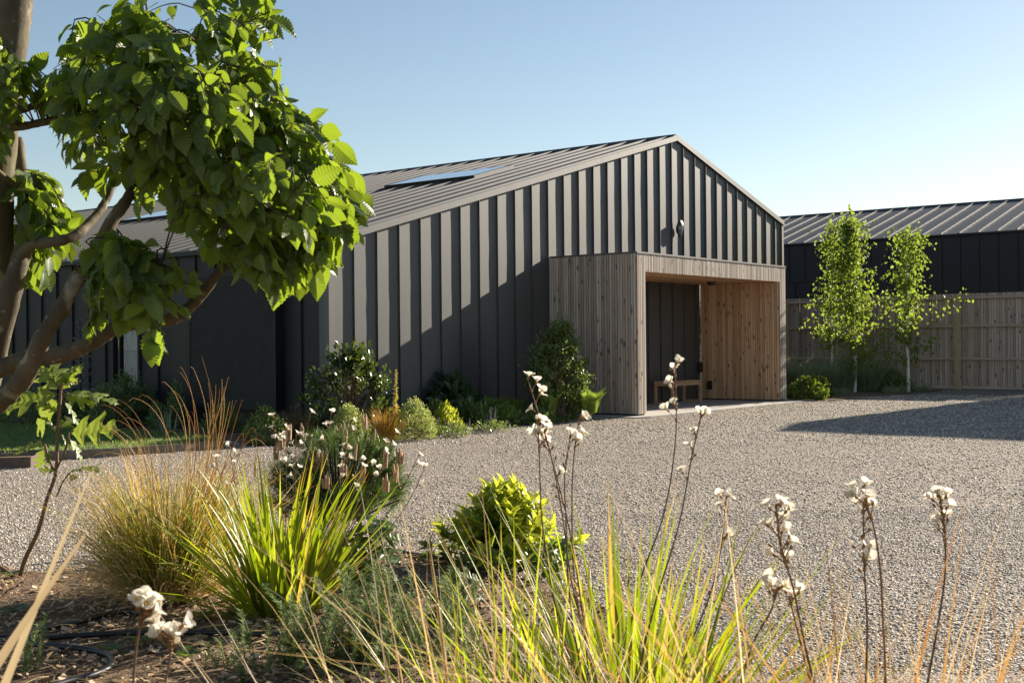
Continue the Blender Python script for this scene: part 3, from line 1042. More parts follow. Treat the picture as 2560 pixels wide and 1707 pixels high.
# bench
be = thing("bench", "low timber bench with slatted top and two square loop legs", "bench", (8.65, -0.5, 0.02))
bx0, bx1, by0, by1, bz = 8.66, 9.82, -0.52, -0.10, 0.42
for x in (bx0, bx1 - 0.05):
    mb = MB()
    mb.box(x, x + 0.05, by0, by0 + 0.045, 0.021, bz, 0, 0.3).box(x, x + 0.05, by1 - 0.045, by1, 0.021, bz, 0, 0.6)
    mb.box(x, x + 0.05, by0 + 0.045, by1 - 0.045, 0.021, 0.066, 0, 0.5).box(x, x + 0.05, by0 + 0.045, by1 - 0.045, bz - 0.045, bz, 0, 0.8)
    mb.build("leg", M_BENCH, be)
mb = MB()
for y in (by0 + 0.0, by1 - 0.045):
    mb.box(bx0 + 0.05, bx1 - 0.05, y, y + 0.045, bz - 0.05, bz - 0.002, 0, 0.4)
mb.build("rail", M_BENCH, be)
mb = MB()
x = bx0 + 0.01
while x < bx1 - 0.03:
    mb.box(x, x + 0.022, by0 - 0.01, by1 + 0.01, bz + 0.001, bz + 0.045, 0, rng.random())
    x += 0.034
mb.build("seat", M_BENCH, be)

# ------------------------------------------------------------------ far wing
XB, ZB2, WB = 24.0, 4.31, 4.95
wing = thing("outbuilding", "lower dark metal clad wing behind the fence with a seamed roof", "building", (XB, 0, 0))
YB0, YB1 = -6.2, 42.0
mb = MB()
mb.box(XB, XB + 2 * WB, YB0, YB1, -0.1, ZB2 - 0.05)
mb.prism([(XB, YB0, ZB2 - 0.05), (XB + WB, YB0, ZB2 + WB * KS - 0.05), (XB + 2 * WB, YB0, ZB2 - 0.05)], (0, 0.15, 0))
y = YB0 + 0.1
while y < YB1:
    z0 = 3.12 if 2.6 < y else 0.1
    mb.box(XB - 0.03, XB, y - 0.006, y + 0.006, z0, ZB2 - 0.07)
    if z0 > 3:
        mb.box(XB - 0.03, XB, y - 0.21, y - 0.198, 0.1, 3.06)
    y += 0.535
mb.box(XB - 0.035, XB, 2.6, YB1, 3.06, 3.10)
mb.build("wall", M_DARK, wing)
mb = MB()
z2 = lambda x: ZB2 + KS * (x - XB)
mb.prism([(XB - 0.08, YB0 - 0.06, z2(XB - 0.08)), (XB + WB, YB0 - 0.06, z2(XB + WB)), (XB + 2 * WB + 0.08, YB0 - 0.06, z2(XB - 0.08)), (XB + 2 * WB + 0.08, YB0 - 0.06, z2(XB - 0.08) - 0.05), (XB + WB, YB0 - 0.06, z2(XB + WB) - 0.05), (XB - 0.08, YB0 - 0.06, z2(XB - 0.08) - 0.05)], (0, YB1 - YB0 + 0.12, 0))
y = YB0 + 0.1
while y < YB1:
    a, b = XB - 0.09, XB + WB - 0.1
    mb.obox(((a + b) / 2, y, z2((a + b) / 2) + 0.018), un, (0, 1, 0), nn, (b - a) / 2 * math.sqrt(1 + KS * KS), 0.011, 0.02, 1)
    y += 0.535
rf2 = mb.build("roof", [M_ROOF2, M_TRIM], wing)
mb = MB()
xr = XB + WB
mb.prism([(xr - 0.14, YB0 - 0.07, z2(xr - 0.14) + 0.01), (xr, YB0 - 0.07, z2(xr) + 0.05), (xr + 0.14, YB0 - 0.07, z2(xr - 0.14) + 0.01), (xr + 0.14, YB0 - 0.07, z2(xr - 0.14) - 0.03), (xr - 0.14, YB0 - 0.07, z2(xr - 0.14) - 0.03)], (0, YB1 - YB0 + 0.1, 0))
mb.build("ridge_cap", M_DARK, rf2)
mb = MB()
mb.box(XB - 0.11, XB - 0.03, YB0 - 0.05, YB1, ZB2 - 0.075, ZB2 - 0.045)
mb.build("eaves_flashing", M_DARK, wing)

# tall neighbour just outside the picture whose corner throws the long shadow on the gravel
HX, HH = 18.03, 5.8
hy = -4.92 - 0.155 * (HX - 3.35) + 0.0
barn = thing("barn", "tall dark clad barn standing right of the drive beyond the fence", "building", (HX, hy, 0))
mb = MB()
mb.box(HX, HX + 9, hy - 9, hy, -0.1, HH)
y = hy - 8.9
while y < hy:
    mb.box(HX - 0.03, HX, y - 0.006, y + 0.006, 0.05, HH - 0.05)
    y += 0.535
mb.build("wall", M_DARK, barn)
mb = MB()
mb.prism([(HX - 0.02, hy + 0.02, HH), (HX + 4.5, hy + 0.02, HH + 1.2), (HX + 9.02, hy + 0.02, HH)], (0, -9.04, 0))
mb.build("roof", M_ROOF, barn)

# ------------------------------------------------------------------ fence
XF = 18.15
fence = thing("fence", "tall brown close boarded timber fence with horizontal rails", "fence", (XF, 0, 0))
posts = [1.47, -0.74, -3.04, -5.30, -7.0]
mb = MB()
boards(mb, (XF + 0.035, 6.5, 0), (0, -1, 0), 6.5 + 5.30, 0.06, 2.335, (-1, 0, 0), 0.062, 0.013, 0.016)
boards(mb, (XF + 0.035, -5.30, 0), (0, -1, 0), 1.75, 0.06, 2.10, (-1, 0, 0), 0.062, 0.013, 0.016)
mb.build("boards", M_FENCE, fence)
mb = MB()
boards(mb, (XF + 0.036, 6.5, 0), (0, -1, 0), 11.8, 0.06, 2.335, (1, 0, 0), 0.10, 0.004, 0.016)
mb.build("back_boards", M_FENCE, fence)
for y in posts + [3.7, 5.95]:
    mb = MB()
    mb.box(XF - 0.09, XF + 0.015, y - 0.075, y + 0.075, -0.1, 2.30 if y > -5 else 2.07, 0, rng.random())
    mb.build("post", M_POST, fence)
ys = sorted(posts + [3.7, 5.95])
for z, h, dp in ((2.235, 0.032, 0.06), (1.55, 0.03, 0.05), (0.755, 0.032, 0.05), (0.055, 0.03, 0.03)):
    for a, b in zip(ys[:-1], ys[1:]):
        mb = MB()
        zz = z - (0.2 if b < -5 and z > 2 else 0)
        mb.box(XF - dp, XF + 0.0185, a + 0.077, b - 0.077, zz - h, zz + h, 0, rng.random())
        mb.build("rail", M_RAIL, fence)

# brown steel planter at the left edge
mb = MB()
a, b = gnd(76, 1170), gnd(-150, 1176)
d = norm(b - a)
s_ = np.cross(UP, d)
if s_ @ FW < 0:
    s_ = -s_
hh = 0.118
for p, q in ((a, b), (a + s_ * 0.9, b + s_ * 0.9)):
    mb.obox((p + q) / 2 + UP * hh / 2, d, s_, UP, np.linalg.norm(b - a) / 2, 0.004, hh / 2)
for p in (a, b):
    mb.obox(p + s_ * 0.45 + UP * hh / 2, d, s_, UP, 0.004, 0.446, hh / 2)
cor = thing("planter", "low brown steel planter edging on the gravel at the left", "planter", a)
mb.build("steel_edge", M_CORTEN, cor)
mb = MB()
mb.obox((a + b) / 2 + s_ * 0.45 + UP * 0.03, d, s_, UP, np.linalg.norm(b - a) / 2 - 0.006, 0.44, 0.03)
mb.build("soil", M_SOIL, cor)

# ================================================================== plants
def px2m(px, d):
    return px * d / FOC


def leaf_t(w=0.62, n=8, pleat=0.03, tooth=0.08, cup=0.10, droop=0.12, a=0.75, b=1.25):
    """serrated pleated leaf, length 1 along Y"""
    k_ = 2 * n + 1
    u = np.linspace(0, 1, k_)
    half = w / 2 * (np.sin(np.pi * u ** a) ** 0.8) * (1 - 0.25 * u ** 3)
    half[0] = 0.01
    half[-1] = 0.0
    tw = np.where(np.arange(k_) % 2 == 1, 1 + tooth, 1 - tooth)
    zz = np.where(np.arange(k_) % 2 == 1, pleat, -pleat) * np.minimum(1, half / (w * 0.25))
    zm = -droop * u ** 2
    yy = u + 0.30 * half * np.sin(np.pi * np.minimum(1, u * 1.15)) ** 0.5
    yy[-1] = 1.0
    L = np.stack([-half * tw, np.minimum(yy, 1.0), zm + cup * half + zz], -1)
    R_ = L * np.array([-1, 1, 1])
    Mi = np.stack([0 * u, u, zm], -1)
    v = np.concatenate([L, Mi, R_])
    i = np.arange(k_ - 1)
    f = np.concatenate([np.stack([i, i + k_, i + k_ + 1, i + 1], -1), np.stack([i + k_, i + 2 * k_, i + 2 * k_ + 1, i + k_ + 1], -1)])
    return v, f


def leaf_s(w=0.5, cup=0.08, droop=0.1, pos=0.45):
    """plain small leaf: 4 quads"""
    v = np.array([(0, 0, 0), (-w * 0.42, pos * 0.5, cup * w), (-w * 0.5, pos, cup * w), (-w * 0.3, 0.78, cup * w - droop * 0.5), (0, 1, -droop),
                  (w * 0.3, 0.78, cup * w - droop * 0.5), (w * 0.5, pos, cup * w), (w * 0.42, pos * 0.5, cup * w), (0, pos, 0), (0, 0.78, -droop * 0.45)])
    f = [(0, 8, 2, 1), (8, 9, 3, 2), (9, 4, 4, 3), (0, 7, 6, 8), (8, 6, 5, 9), (9, 5, 4, 4)]
    f = [(0, 8, 2, 1), (8, 9, 3, 2), (0, 7, 6, 8), (8, 6, 5, 9)]
    tri = [(9, 4, 3), (9, 5, 4)]
    return v, f, tri


def put_s(mb, tpl, pos, axis, nrm, sc, m=0, r=None):
    v, f, tri = tpl
    n_ = len(np.asarray(pos).reshape(-1, 3))
    r = rng.random(n_) if r is None else r
    tv = np.array(v)
    tt = tv[:, 1]
    mb.scatter(tv, f, pos, axis, nrm, sc, m, r, tt, True)
    mb.scatter(tv, tri, pos, axis, nrm, sc, m, r, tt, True)
    return mb


def rdir(n_):
    return norm(rng.normal(size=(n_, 3)))


def curve(pts, n_=12):
    """smooth curve through points, chord length Hermite spline"""
    p = np.asarray(pts, float)
    d = np.maximum(np.linalg.norm(np.diff(p, axis=0), axis=1), 1e-6)
    sl = np.diff(p, axis=0) / d[:, None]
    m = np.empty_like(p)
    m[0], m[-1] = sl[0], sl[-1]
    if len(p) > 2:
        m[1:-1] = (sl[:-1] * d[1:, None] + sl[1:] * d[:-1, None]) / (d[1:] + d[:-1])[:, None]
    out = []
    for i in range(len(p) - 1):
        for t in np.linspace(0, 1, n_, endpoint=False):
            a, b = t * t, t * t * t
            out.append((2 * b - 3 * a + 1) * p[i] + (b - 2 * a + t) * d[i] * m[i] + (3 * a - 2 * b) * p[i + 1] + (b - a) * d[i] * m[i + 1])
    out.append(p[-1])
    return np.array(out)


def bez(a, b, c, n_=10):
    t = np.linspace(0, 1, n_)[:, None]
    return (1 - t) ** 2 * np.asarray(a) + 2 * t * (1 - t) * np.asarray(b) + t * t * np.asarray(c)


# ------------------------------------------------------------------ big foreground tree
TD = 4.1
tb = at(-190, 853.5, TD + 0.1)
tree = thing("hornbeam_tree", "big leafy tree with lichen spotted bark leaning over the left edge", "tree", (tb[0], tb[1], 0.0))
mb = MB()
tp = [at(-190, 1800, TD + .1), at(-130, 1400, TD + .1), at(-72, 1010, TD + .1), at(-40, 850, TD + .1), at(-28, 700, TD + .1), at(-22, 500, TD + .1), at(-8, 300, TD + .12), at(22, 60, TD + .12), at(42, -120, TD + .15), at(60, -400, TD + .2)]
tp[0][2] = -0.05
mb.tube(curve(tp, 8), np.interp(np.linspace(0, 1, 73), [0, .25, .5, 1], [px2m(82, TD), px2m(62, TD), px2m(56, TD), px2m(50, TD)]), 18, wob=0.025)
mb.tube(curve([at(-40, 1000, TD + .05), at(10, 800, TD), at(40, 690, TD), at(58, 620, TD + .05), at(66, 560, TD + .1), at(60, 480, TD + .2), at(45, 350, TD + .3)], 6), np.linspace(px2m(30, TD), px2m(14, TD), 37), 12, wob=0.04)
mb.build("trunk", M_BARK, tree)
BR = [
    ([(-40, 1030, 3.95), (20, 985, 3.9), (62, 940, 3.85), (85, 895, 3.82), (108, 842, 3.8), (150, 775, 3.8), (194, 696, 3.8), (238, 628, 3.82), (286, 543, 3.86), (322, 492, 3.9), (342, 440, 3.95), (362, 340, 4.0), (372, 240, 4.05), (380, 120, 4.1)], 31, 8),
    ([(-10, 925, 4.1), (61, 900, 4.08), (115, 893, 4.05), (184, 877, 4.02), (230, 854, 4.0), (285, 822, 4.0), (350, 806, 4.0), (420, 800, 4.0), (451, 786, 4.0), (497, 744, 4.0), (536, 694, 4.0), (574, 650, 4.0), (612, 583, 4.0), (640, 500, 4.02), (690, 420, 4.05)], 27, 10),
    ([(50, 640, 4.1), (82, 612, 4.08), (122, 606, 4.06), (159, 600, 4.05), (190, 588, 4.08), (220, 561, 4.15), (245, 533, 4.2), (267, 498, 4.25), (290, 420, 4.3), (330, 330, 4.3)], 17, 11),
    ([(20, 282, 4.2), (51, 276, 4.2), (83, 266, 4.2), (115, 260, 4.2), (200, 230, 4.2), (300, 160, 4.2), (420, 60, 4.2)], 12, 6),
    ([(-10, 330, 4.15), (29, 319, 4.12), (80, 312, 4.1), (121, 303, 4.1), (200, 292, 4.1), (330, 270, 4.1), (450, 260, 4.1), (560, 300, 4.1)], 14, 7),
    ([(372, 300, 4.0), (450, 250, 4.0), (540, 170, 4.0), (600, 60, 4.0)], 13, 5),
    ([(345, 430, 3.95), (450, 420, 3.9), (560, 400, 3.9), (680, 380, 3.9), (800, 400, 3.9)], 13, 5),
    ([(640, 520, 4.0), (720, 540, 3.95), (800, 560, 3.9), (850, 570, 3.9)], 10, 4),
    ([(250, 620, 3.85), (300, 640, 3.8), (380, 650, 3.75), (450, 690, 3.7)], 8, 4),
    ([(350, 806, 4.0), (380, 780, 3.9), (400, 800, 3.85), (400, 850, 3.8)], 7, 3),
    ([(-20, 420, 4.1), (60, 480, 4.2), (110, 520, 4.25), (150, 500, 4.3)], 10, 4),
]
bpaths = []
for pts, r0, r1 in BR:
    c = curve([at(*p) for p in pts], 6)
    bpaths.append(c)
    mb = MB()
    mb.tube(c, np.linspace(px2m(r0 * 0.86, TD), px2m(r1 * 0.86, TD), len(c)) * (1 + 0.06 * rng.normal(size=len(c))), 12, wob=0.03)
    mb.build("branch", M_BARK, tree)
bpts = np.concatenate(bpaths)
CLUMPS = [  # outline in the view, depth, thickness, leaves
    ([(110, 130), (180, 90), (190, 30), (230, -30), (690, -40), (695, 60), (680, 120), (735, 190), (750, 240), (800, 270), (860, 320), (900, 380), (908, 420), (910, 520), (900, 570), (855, 630), (845, 670), (795, 680), (760, 680), (690, 700), (640, 680), (600, 630), (560, 640), (500, 600), (450, 580), (430, 520), (410, 530), (390, 470), (340, 500), (300, 450), (230, 450), (190, 420), (160, 380), (122, 300), (108, 220)], 3.95, 0.55, 2500),
    ([(200, 650), (300, 575), (345, 572), (390, 630), (480, 640), (505, 690), (478, 740), (455, 785), (425, 790), (430, 840), (410, 880), (390, 850), (345, 830), (330, 800), (280, 800), (250, 800), (205, 850), (190, 800), (215, 750), (185, 720)], 3.78, 0.3, 330),
    ([(-40, 50), (25, 50), (70, 75), (65, 140), (105, 160), (95, 190), (65, 190), (60, 260), (80, 240), (35, 320), (10, 400), (-40, 400)], 4.0, 0.3, 160),
    ([(45, 400), (80, 390), (115, 410), (150, 440), (185, 485), (210, 530), (190, 590), (150, 620), (125, 690), (95, 730), (75, 700), (50, 740), (40, 640), (60, 560), (40, 480)], 4.3, 0.35, 270),
    ([(530, 560), (640, 560), (800, 570), (840, 620), (800, 670), (770, 690), (690, 705), (620, 715), (610, 660), (560, 620)], 3.9, 0.35, 280),
]
LV, LF = leaf_t()
leaf = MB()
twig = MB()
LT = [leaf_t(0.54 + 0.05 * z, 10, 0.010 + 0.003 * z, 0.06 + 0.015 * z, 0.04 + 0.10 * z, 0.05 + 0.13 * z) for z in range(4)]
for poly, d0, th, cnt in CLUMPS:
    pl = np.array(poly, float)
    mn, mx_ = pl.min(0), pl.max(0)
    P2 = rng.uniform(mn, mx_, (cnt * 12, 2))
    P2 = P2[in_poly(P2, pl)]
    a, b = pl, np.roll(pl, -1, 0)
    ab = b - a
    t = np.clip(((P2[:, None] - a) * ab).sum(-1) / (ab * ab).sum(-1), 0, 1)
    dist = np.linalg.norm(P2[:, None] - (a + t[..., None] * ab), axis=-1).min(1)
    P2, dist = P2[dist > 14], dist[dist > 14]
    nt = cnt // 6
    P2, dist = P2[:nt], dist[:nt]
    half = th * np.sqrt(np.minimum(dist / 220.0, 1)) + 0.03
    dd = d0 + half * np.where(rng.random(nt) < 0.66, -1, 1) * rng.random(nt) ** 0.5
    tips = np.array([at(x, y, z) for (x, y), z in zip(P2, dd)])
    cen = at(*pl.mean(0), d0 + 0.05)
    out = norm(tips - cen)
    for e, o_, ds_ in zip(tips, out, dist):
        # a spray: a thin twig with alternate leaves
        dr = norm(0.75 * o_ - 0.25 * UP + 0.2 * RT + 0.55 * rdir(1)[0])
        ln = rng.uniform(0.10, 0.24) * (0.6 + 0.4 * min(1, ds_ / 90))
        b0 = e - dr * ln
        nl = int(rng.integers(5, 9))
        pn = norm(0.7 * UP - 0.25 * FW + 0.8 * rdir(1)[0])
        sd = norm(np.cross(dr, pn))
        hang = 1.0 if rng.random() < 0.5 else 0.35
        u = np.linspace(0.12, 1.0, nl)
        path = bez(b0, (b0 + e) / 2 + UP * 0.02, e - UP * 0.02, nl + 1)[1:]
        sg = np.where(np.arange(nl) % 2 == 0, 1, -1)[:, None]
        ax = norm(dr * 0.6 + sd * sg * np.linspace(1.0, 0.15, nl)[:, None] - UP * hang + 0.35 * rdir(nl))
        nr = norm(pn + 0.45 * o_ * hang - 0.4 * FW * hang + 0.5 * rdir(nl))
        L = rng.uniform(0.042, 0.078) * rng.uniform(0.6, 1.5, nl)
        for z in range(nl):
            v, f = LT[int(rng.integers(0, 4))]
            leaf.scatter(v, f, path[z][None] + ax[z] * 0.008, ax[z][None], nr[z][None], L[z], 0, None, None, False)
        j = np.argmin(((bpts - b0) ** 2).sum(1))
        k0 = bpts[j]
        far = np.linalg.norm(k0 - b0)
        if far > 0.22:
            k0 = b0 + (k0 - b0) / far * 0.10
        tp_ = np.concatenate([bez(k0, (k0 + b0) / 2 + UP * 0.015, b0, 4)[:-1], path])
        twig.tube(tp_, np.linspace(0.0034, 0.0011, len(tp_)), 4)
leaf.build("crown", M_HORN, tree)
twig.build("twigs", M_TWIG, tree)


# ------------------------------------------------------------------ birches behind the porch
def birch(name_label, base, top, spread, nbr, nleaf, lean, low, wide=None):
    b = np.asarray(base, float)
    t = thing("birch_tree", name_label, "tree", b, "young white stemmed birches by the fence")
    h = top
    tr = [b + lean * (u * h) + UP * u * h + np.append(rng.normal(size=2) * 0.02 * (u > 0), 0) for u in np.linspace(0, 1, 7)]
    tr[0][2] = -0.05
    c = curve(tr, 6)
    m = MB()
    m.tube(c, np.linspace(0.042, 0.006, len(c)), 10)
    m.build("trunk", M_BIRCH, t)
    br, lf = MB(), MB()
    anchors = []
    for i in range(nbr):
        u = low + (0.97 - low) * (i / nbr) ** 0.9
        p0 = c[int(u * (len(c) - 1))]
        az = i * 2.399 + rng.normal() * 0.4
        ln = spread * (1.2 - 0.9 * u) * rng.uniform(0.4, 1.35)
        if wide is not None and u < 0.62:
            ln *= 1.0 + wide[1] * max(0, math.cos(az - wide[0]))
        d = np.array([math.cos(az), math.sin(az), 0])
        p1 = p0 + d * ln * 0.5 + UP * ln * 0.45
        p2 = p0 + d * ln * 0.95 + UP * ln * rng.uniform(0.5, 1.15)
        q = bez(p0, p1, p2, 8)
        br.tube(q, np.linspace(0.012 * (1.2 - u), 0.002, 8), 5)
        anchors += [(x, 0.05 + 0.09 * w) for w, x in zip(np.linspace(0.2, 1, 8), q) if w > 0.28]
    A = np.array([a[0] for a in anchors])
    R_ = np.array([a[1] for a in anchors])
    k_ = rng.integers(0, len(A), nleaf)
    pos = A[k_] + rng.normal(size=(nleaf, 3)) * R_[k_][:, None] * np.array([1, 1, 0.9])
    put_s(lf, leaf_s(0.72, 0.05, 0.1, 0.36), pos, norm(-0.7 * UP + rdir(nleaf)), norm(0.4 * UP + rdir(nleaf)), rng.uniform(0.055, 0.105, nleaf))
    br.build("branches", M_STEMB, t)
    lf.build("crown", M_BIRL, t)
    return t


birch("tallest full leaved young birch with a white stem in front of the fence", gnd(2137, 981), 4.2, 0.80, 56, 3300, np.array([0.02, 0.03, 0]), 0.14)
birch("open crowned young birch with a white stem nearest the right edge", gnd(2271, 980), 3.85, 0.80, 34, 1900, np.array([0.03, 0.02, 0]), 0.16, (-1.2, 0.45))
b0 = at(2078, 853, 28.9)
birch("thin young birch half hidden behind the tallest one and the grasses", (b0[0], b0[1], 0), 4.1, 0.6, 30, 1200, np.array([0.02, 0.0, 0]), 0.22)


# ------------------------------------------------------------------ shrubs
def mound(t, c, rx, ry, rz, nleaf, size, mat, w=0.5, shell=0.55, up=0.35, squash=1.0, lumps=9, stems=14, stem_mat=None, noise=0.16, bottom=0.0):
    """leaf cloud in a lumpy half ellipsoid standing on the ground at c"""
    c = np.asarray(c, float)
    d = rdir(nleaf)
    d[:, 2] = np.abs(d[:, 2]) ** squash
    ld = rdir(lumps)
    lump = 1 + noise * ((np.maximum(0, d @ ld.T)) ** 6 * rng.uniform(-1, 1.4, lumps)).sum(1)
    rr = (shell + (1 - shell) * rng.random(nleaf) ** 0.6) * lump * (1 + 0.05 * rng.normal(size=nleaf))
    bul = (0.82 + 0.3 * np.sin(np.pi * np.clip(d[:, 2] * 1.1 + 0.1, 0, 1)))[:, None] * np.array([1, 1, 0]) + np.array([0, 0, 1])
    pos = c + d * rr[:, None] * bul * np.array([rx, ry, rz])
    pos[:, 2] = np.maximum(pos[:, 2], 0.02)
    m = MB()
    put_s(m, leaf_s(w, 0.08, 0.14), pos, norm(d * 0.9 + up * UP + 0.7 * rdir(nleaf)), norm(d + 0.8 * UP + 0.7 * rdir(nleaf)), size * rng.uniform(0.65, 1.25, nleaf))
    m.build("foliage", mat, t)
    s = MB()
    for i in range(stems):
        e = pos[rng.integers(0, nleaf)]
        b = c + np.append(rng.normal(size=2) * 0.05 * min(rx, 1), 0)
        s.tube(bez(b, (b + e) / 2 + UP * 0.12 * rz, e, 6), np.linspace(0.012 * min(1, rz), 0.003, 6), 5)
    s.build("stems", stem_mat or M_STEMB, t)


def bushy(t, c, rx, ry, rz, ncl, per, size, mat, w=0.45, cr=0.2, stem_mat=None):
    """rounded bush: leafy tufts at the ends of many branches"""
    c = np.asarray(c, float)
    m, s = MB(), MB()
    for i in range(ncl):
        h = rng.random() ** 0.8
        a = rng.random() * 6.283
        pr = (0.72 + 0.36 * math.sin(math.pi * min(1, h * 1.15))) * math.sqrt(max(0.02, 1 - h ** 3.5)) * (0.55 + 0.45 * rng.random() ** 0.5)
        k0 = c + np.array([math.cos(a) * rx * pr, math.sin(a) * ry * pr, rz * (0.06 + 0.9 * h) * rng.uniform(0.92, 1.06)])
        o_ = norm(np.array([math.cos(a) * 0.8, math.sin(a) * 0.8, 0.5 + 0.8 * h]))
        R_ = cr * rng.uniform(0.6, 1.25)
        tu = rng.random(per)
        pos = k0 + o_ * (tu[:, None] - 0.5) * R_ * 1.6 + rng.normal(size=(per, 3)) * R_ * 0.36
        pos[:, 2] = np.maximum(pos[:, 2], 0.02)
        put_s(m, leaf_s(w, 0.08, 0.14), pos, norm(o_ * 0.7 + 0.3 * UP + 0.8 * rdir(per)), norm(o_ + 0.6 * UP + 0.8 * rdir(per)), size * rng.uniform(0.6, 1.25, per), 0, np.clip(rng.normal(size=per) * 0.2 + rng.uniform(0.3, 0.8), 0, 1))
        b = c + np.append(rng.normal(size=2) * 0.06, -0.02)
        s.tube(bez(b, (b + k0) / 2 + UP * 0.15 * rz * h, k0, 6), np.linspace(0.012, 0.003, 6), 5)
    m.build("foliage", mat, t)
    s.build("stems", stem_mat or M_STEMB, t)


def shrub(name, label, cat, px, d, wpx, top, nleaf, size, mat, group=None, deep=0.8, **kw):
    c = at(px, 853.5, d)
    c[2] = 0
    z = at(px, top, d)[2]
    t = thing(name, label, cat, c, group)
    r_ = px2m(wpx, d) / 2
    if "ncl" in kw:
        bushy(t, c, r_, r_ * deep, z, per=nleaf // kw["ncl"], size=size, mat=mat, **kw)
    else:
        mound(t, c, r_, r_ * deep, z, nleaf, size, mat, **kw)
    return t, c


shrub("evergreen_shrub", "large dark glossy evergreen bush at the near corner of the building", "shrub", 872, 16.5, 232, 880, 3200, 0.085, M_CAML, ncl=95, cr=0.15, w=0.46)
t, c = shrub("pittosporum_bush", "tall dense olive green bush against the left side of the timber porch", "shrub", 1398, 19.3, 180, 812, 11000, 0.058, M_PITT, deep=0.62, ncl=170, cr=0.14, w=0.45)
shrub("variegated_mound", "rounded cream green dwarf bush at the bed corner right of the orange sedge", "shrub", 1036, 15.9, 112, 1000, 3600, 0.03, M_VARI, shell=0.75, noise=0.12, up=0.6)
shrub("variegated_mound", "smaller pale cream green dwarf bush below the glossy evergreen", "shrub", 868, 15.8, 96, 1012, 2400, 0.03, M_VARI, shell=0.7, noise=0.12, up=0.6)
shrub("clipped_mound", "darker soft green rounded bush left of the white flowers", "shrub", 664, 15.4, 118, 1018, 3400, 0.034, M_VARD, shell=0.75, noise=0.15, up=0.6)
shrub("lime_mound", "lime leaved low bush with purple spikes right of the cream green mound", "shrub", 1112, 17.2, 76, 1012, 700, 0.075, M_LIME, shell=0.4, up=0.9, w=0.36)
shrub("leafy_perennial", "mid green leafy perennial in front of the large dark leaves", "shrub", 1168, 18.3, 84, 1000, 800, 0.085, M_GCOV, shell=0.4, up=0.8, w=0.32)
shrub("dwarf_conifer", "small dark conifer standing below the charcoal window box", "shrub", 690, 18.0, 78, 948, 2300, 0.05, M_YEW, w=0.2, up=1.0, shell=0.4, squash=0.7)
shrub("spurge_bush", "tallest dark green spurge under the pale boarded window", "shrub", 322, 19.2, 110, 942, 2600, 0.07, M_EUPH, w=0.26, ncl=60, cr=0.12)
shrub("spurge_bush", "dark green spurge left of the taller one and behind the lobed leaves", "shrub", 268, 18.6, 96, 975, 2200, 0.07, M_EUPH, w=0.26, ncl=50, cr=0.12)
shrub("spurge_bush", "small spurge with stiff whorled leaves right of the pale boarded window", "shrub", 400, 18.4, 62, 995, 1000, 0.075, M_EUPH, w=0.24, up=0.7, noise=0.4)
shrub("spurge_bush", "small round spurge farthest right under the dark window box corner", "shrub", 438, 18.4, 44, 972, 700, 0.07, M_EUPH, w=0.3, up=0.6)
shrub("dark_bush", "low dark bush at the far left behind the lawn", "shrub", 70, 19.0, 150, 985, 2100, 0.07, M_EUPH, w=0.3, up=0.6, noise=0.3)
shrub("dark_bush", "low dark bush between the lawn and the blue spruce", "shrub", 180, 19.6, 130, 990, 1700, 0.07, M_EUPH, w=0.3, up=0.6, noise=0.3)
shrub("feathery_plant", "feathery green plant behind the tall tawny grass stems", "plant", 555, 17.4, 110, 1012, 1500, 0.06, M_GCOV, w=0.18, up=0.9, shell=0.3)
shrub("evergreen_mound", "low bright topped evergreen mound beside the right end of the porch", "shrub", 2016, 25.2, 108, 946, 1900, 0.075, M_LIMED, up=0.8, shell=0.6, noise=0.2)
shrub("evergreen_mound", "small dark green mound behind the bright topped one by the fence", "shrub", 2055, 26.3, 50, 946, 800, 0.06, M_LIMED, up=0.8, shell=0.6, noise=0.2)
shrub("flowering_shrub", "dark bush with pale flower tips by the fence right of the big grasses", "shrub", 2232, 28.9, 100, 930, 1300, 0.075, M_GCOV, shell=0.4, noise=0.4, up=0.5)

shrub("leafy_perennial", "mid green leafy clump just left of the first fern on the shaded gable bed", "shrub", 1205, 18.0, 70, 1012, 700, 0.08, M_GCOV, shell=0.4, up=0.8, w=0.3)
shrub("leafy_perennial", "soft green leafy clump between the two middle ferns", "shrub", 1262, 18.5, 80, 1008, 800, 0.075, M_FERN, shell=0.4, up=0.8, w=0.26)
shrub("leafy_perennial", "low leafy clump at the foot of the olive bush nearest the drive", "shrub", 1345, 18.6, 90, 1018, 900, 0.07, M_GCOV, shell=0.4, up=0.7, w=0.3)
shrub("leafy_perennial", "pale green clump between the lime bush and the shaded gable", "shrub", 1085, 17.6, 70, 1005, 800, 0.075, M_VARD, shell=0.4, up=0.8, w=0.3)
shrub("leafy_perennial", "green leafy clump under the left side of the glossy evergreen", "shrub", 790, 16.2, 90, 1030, 900, 0.06, M_GCOV, shell=0.4, up=0.7, w=0.32)
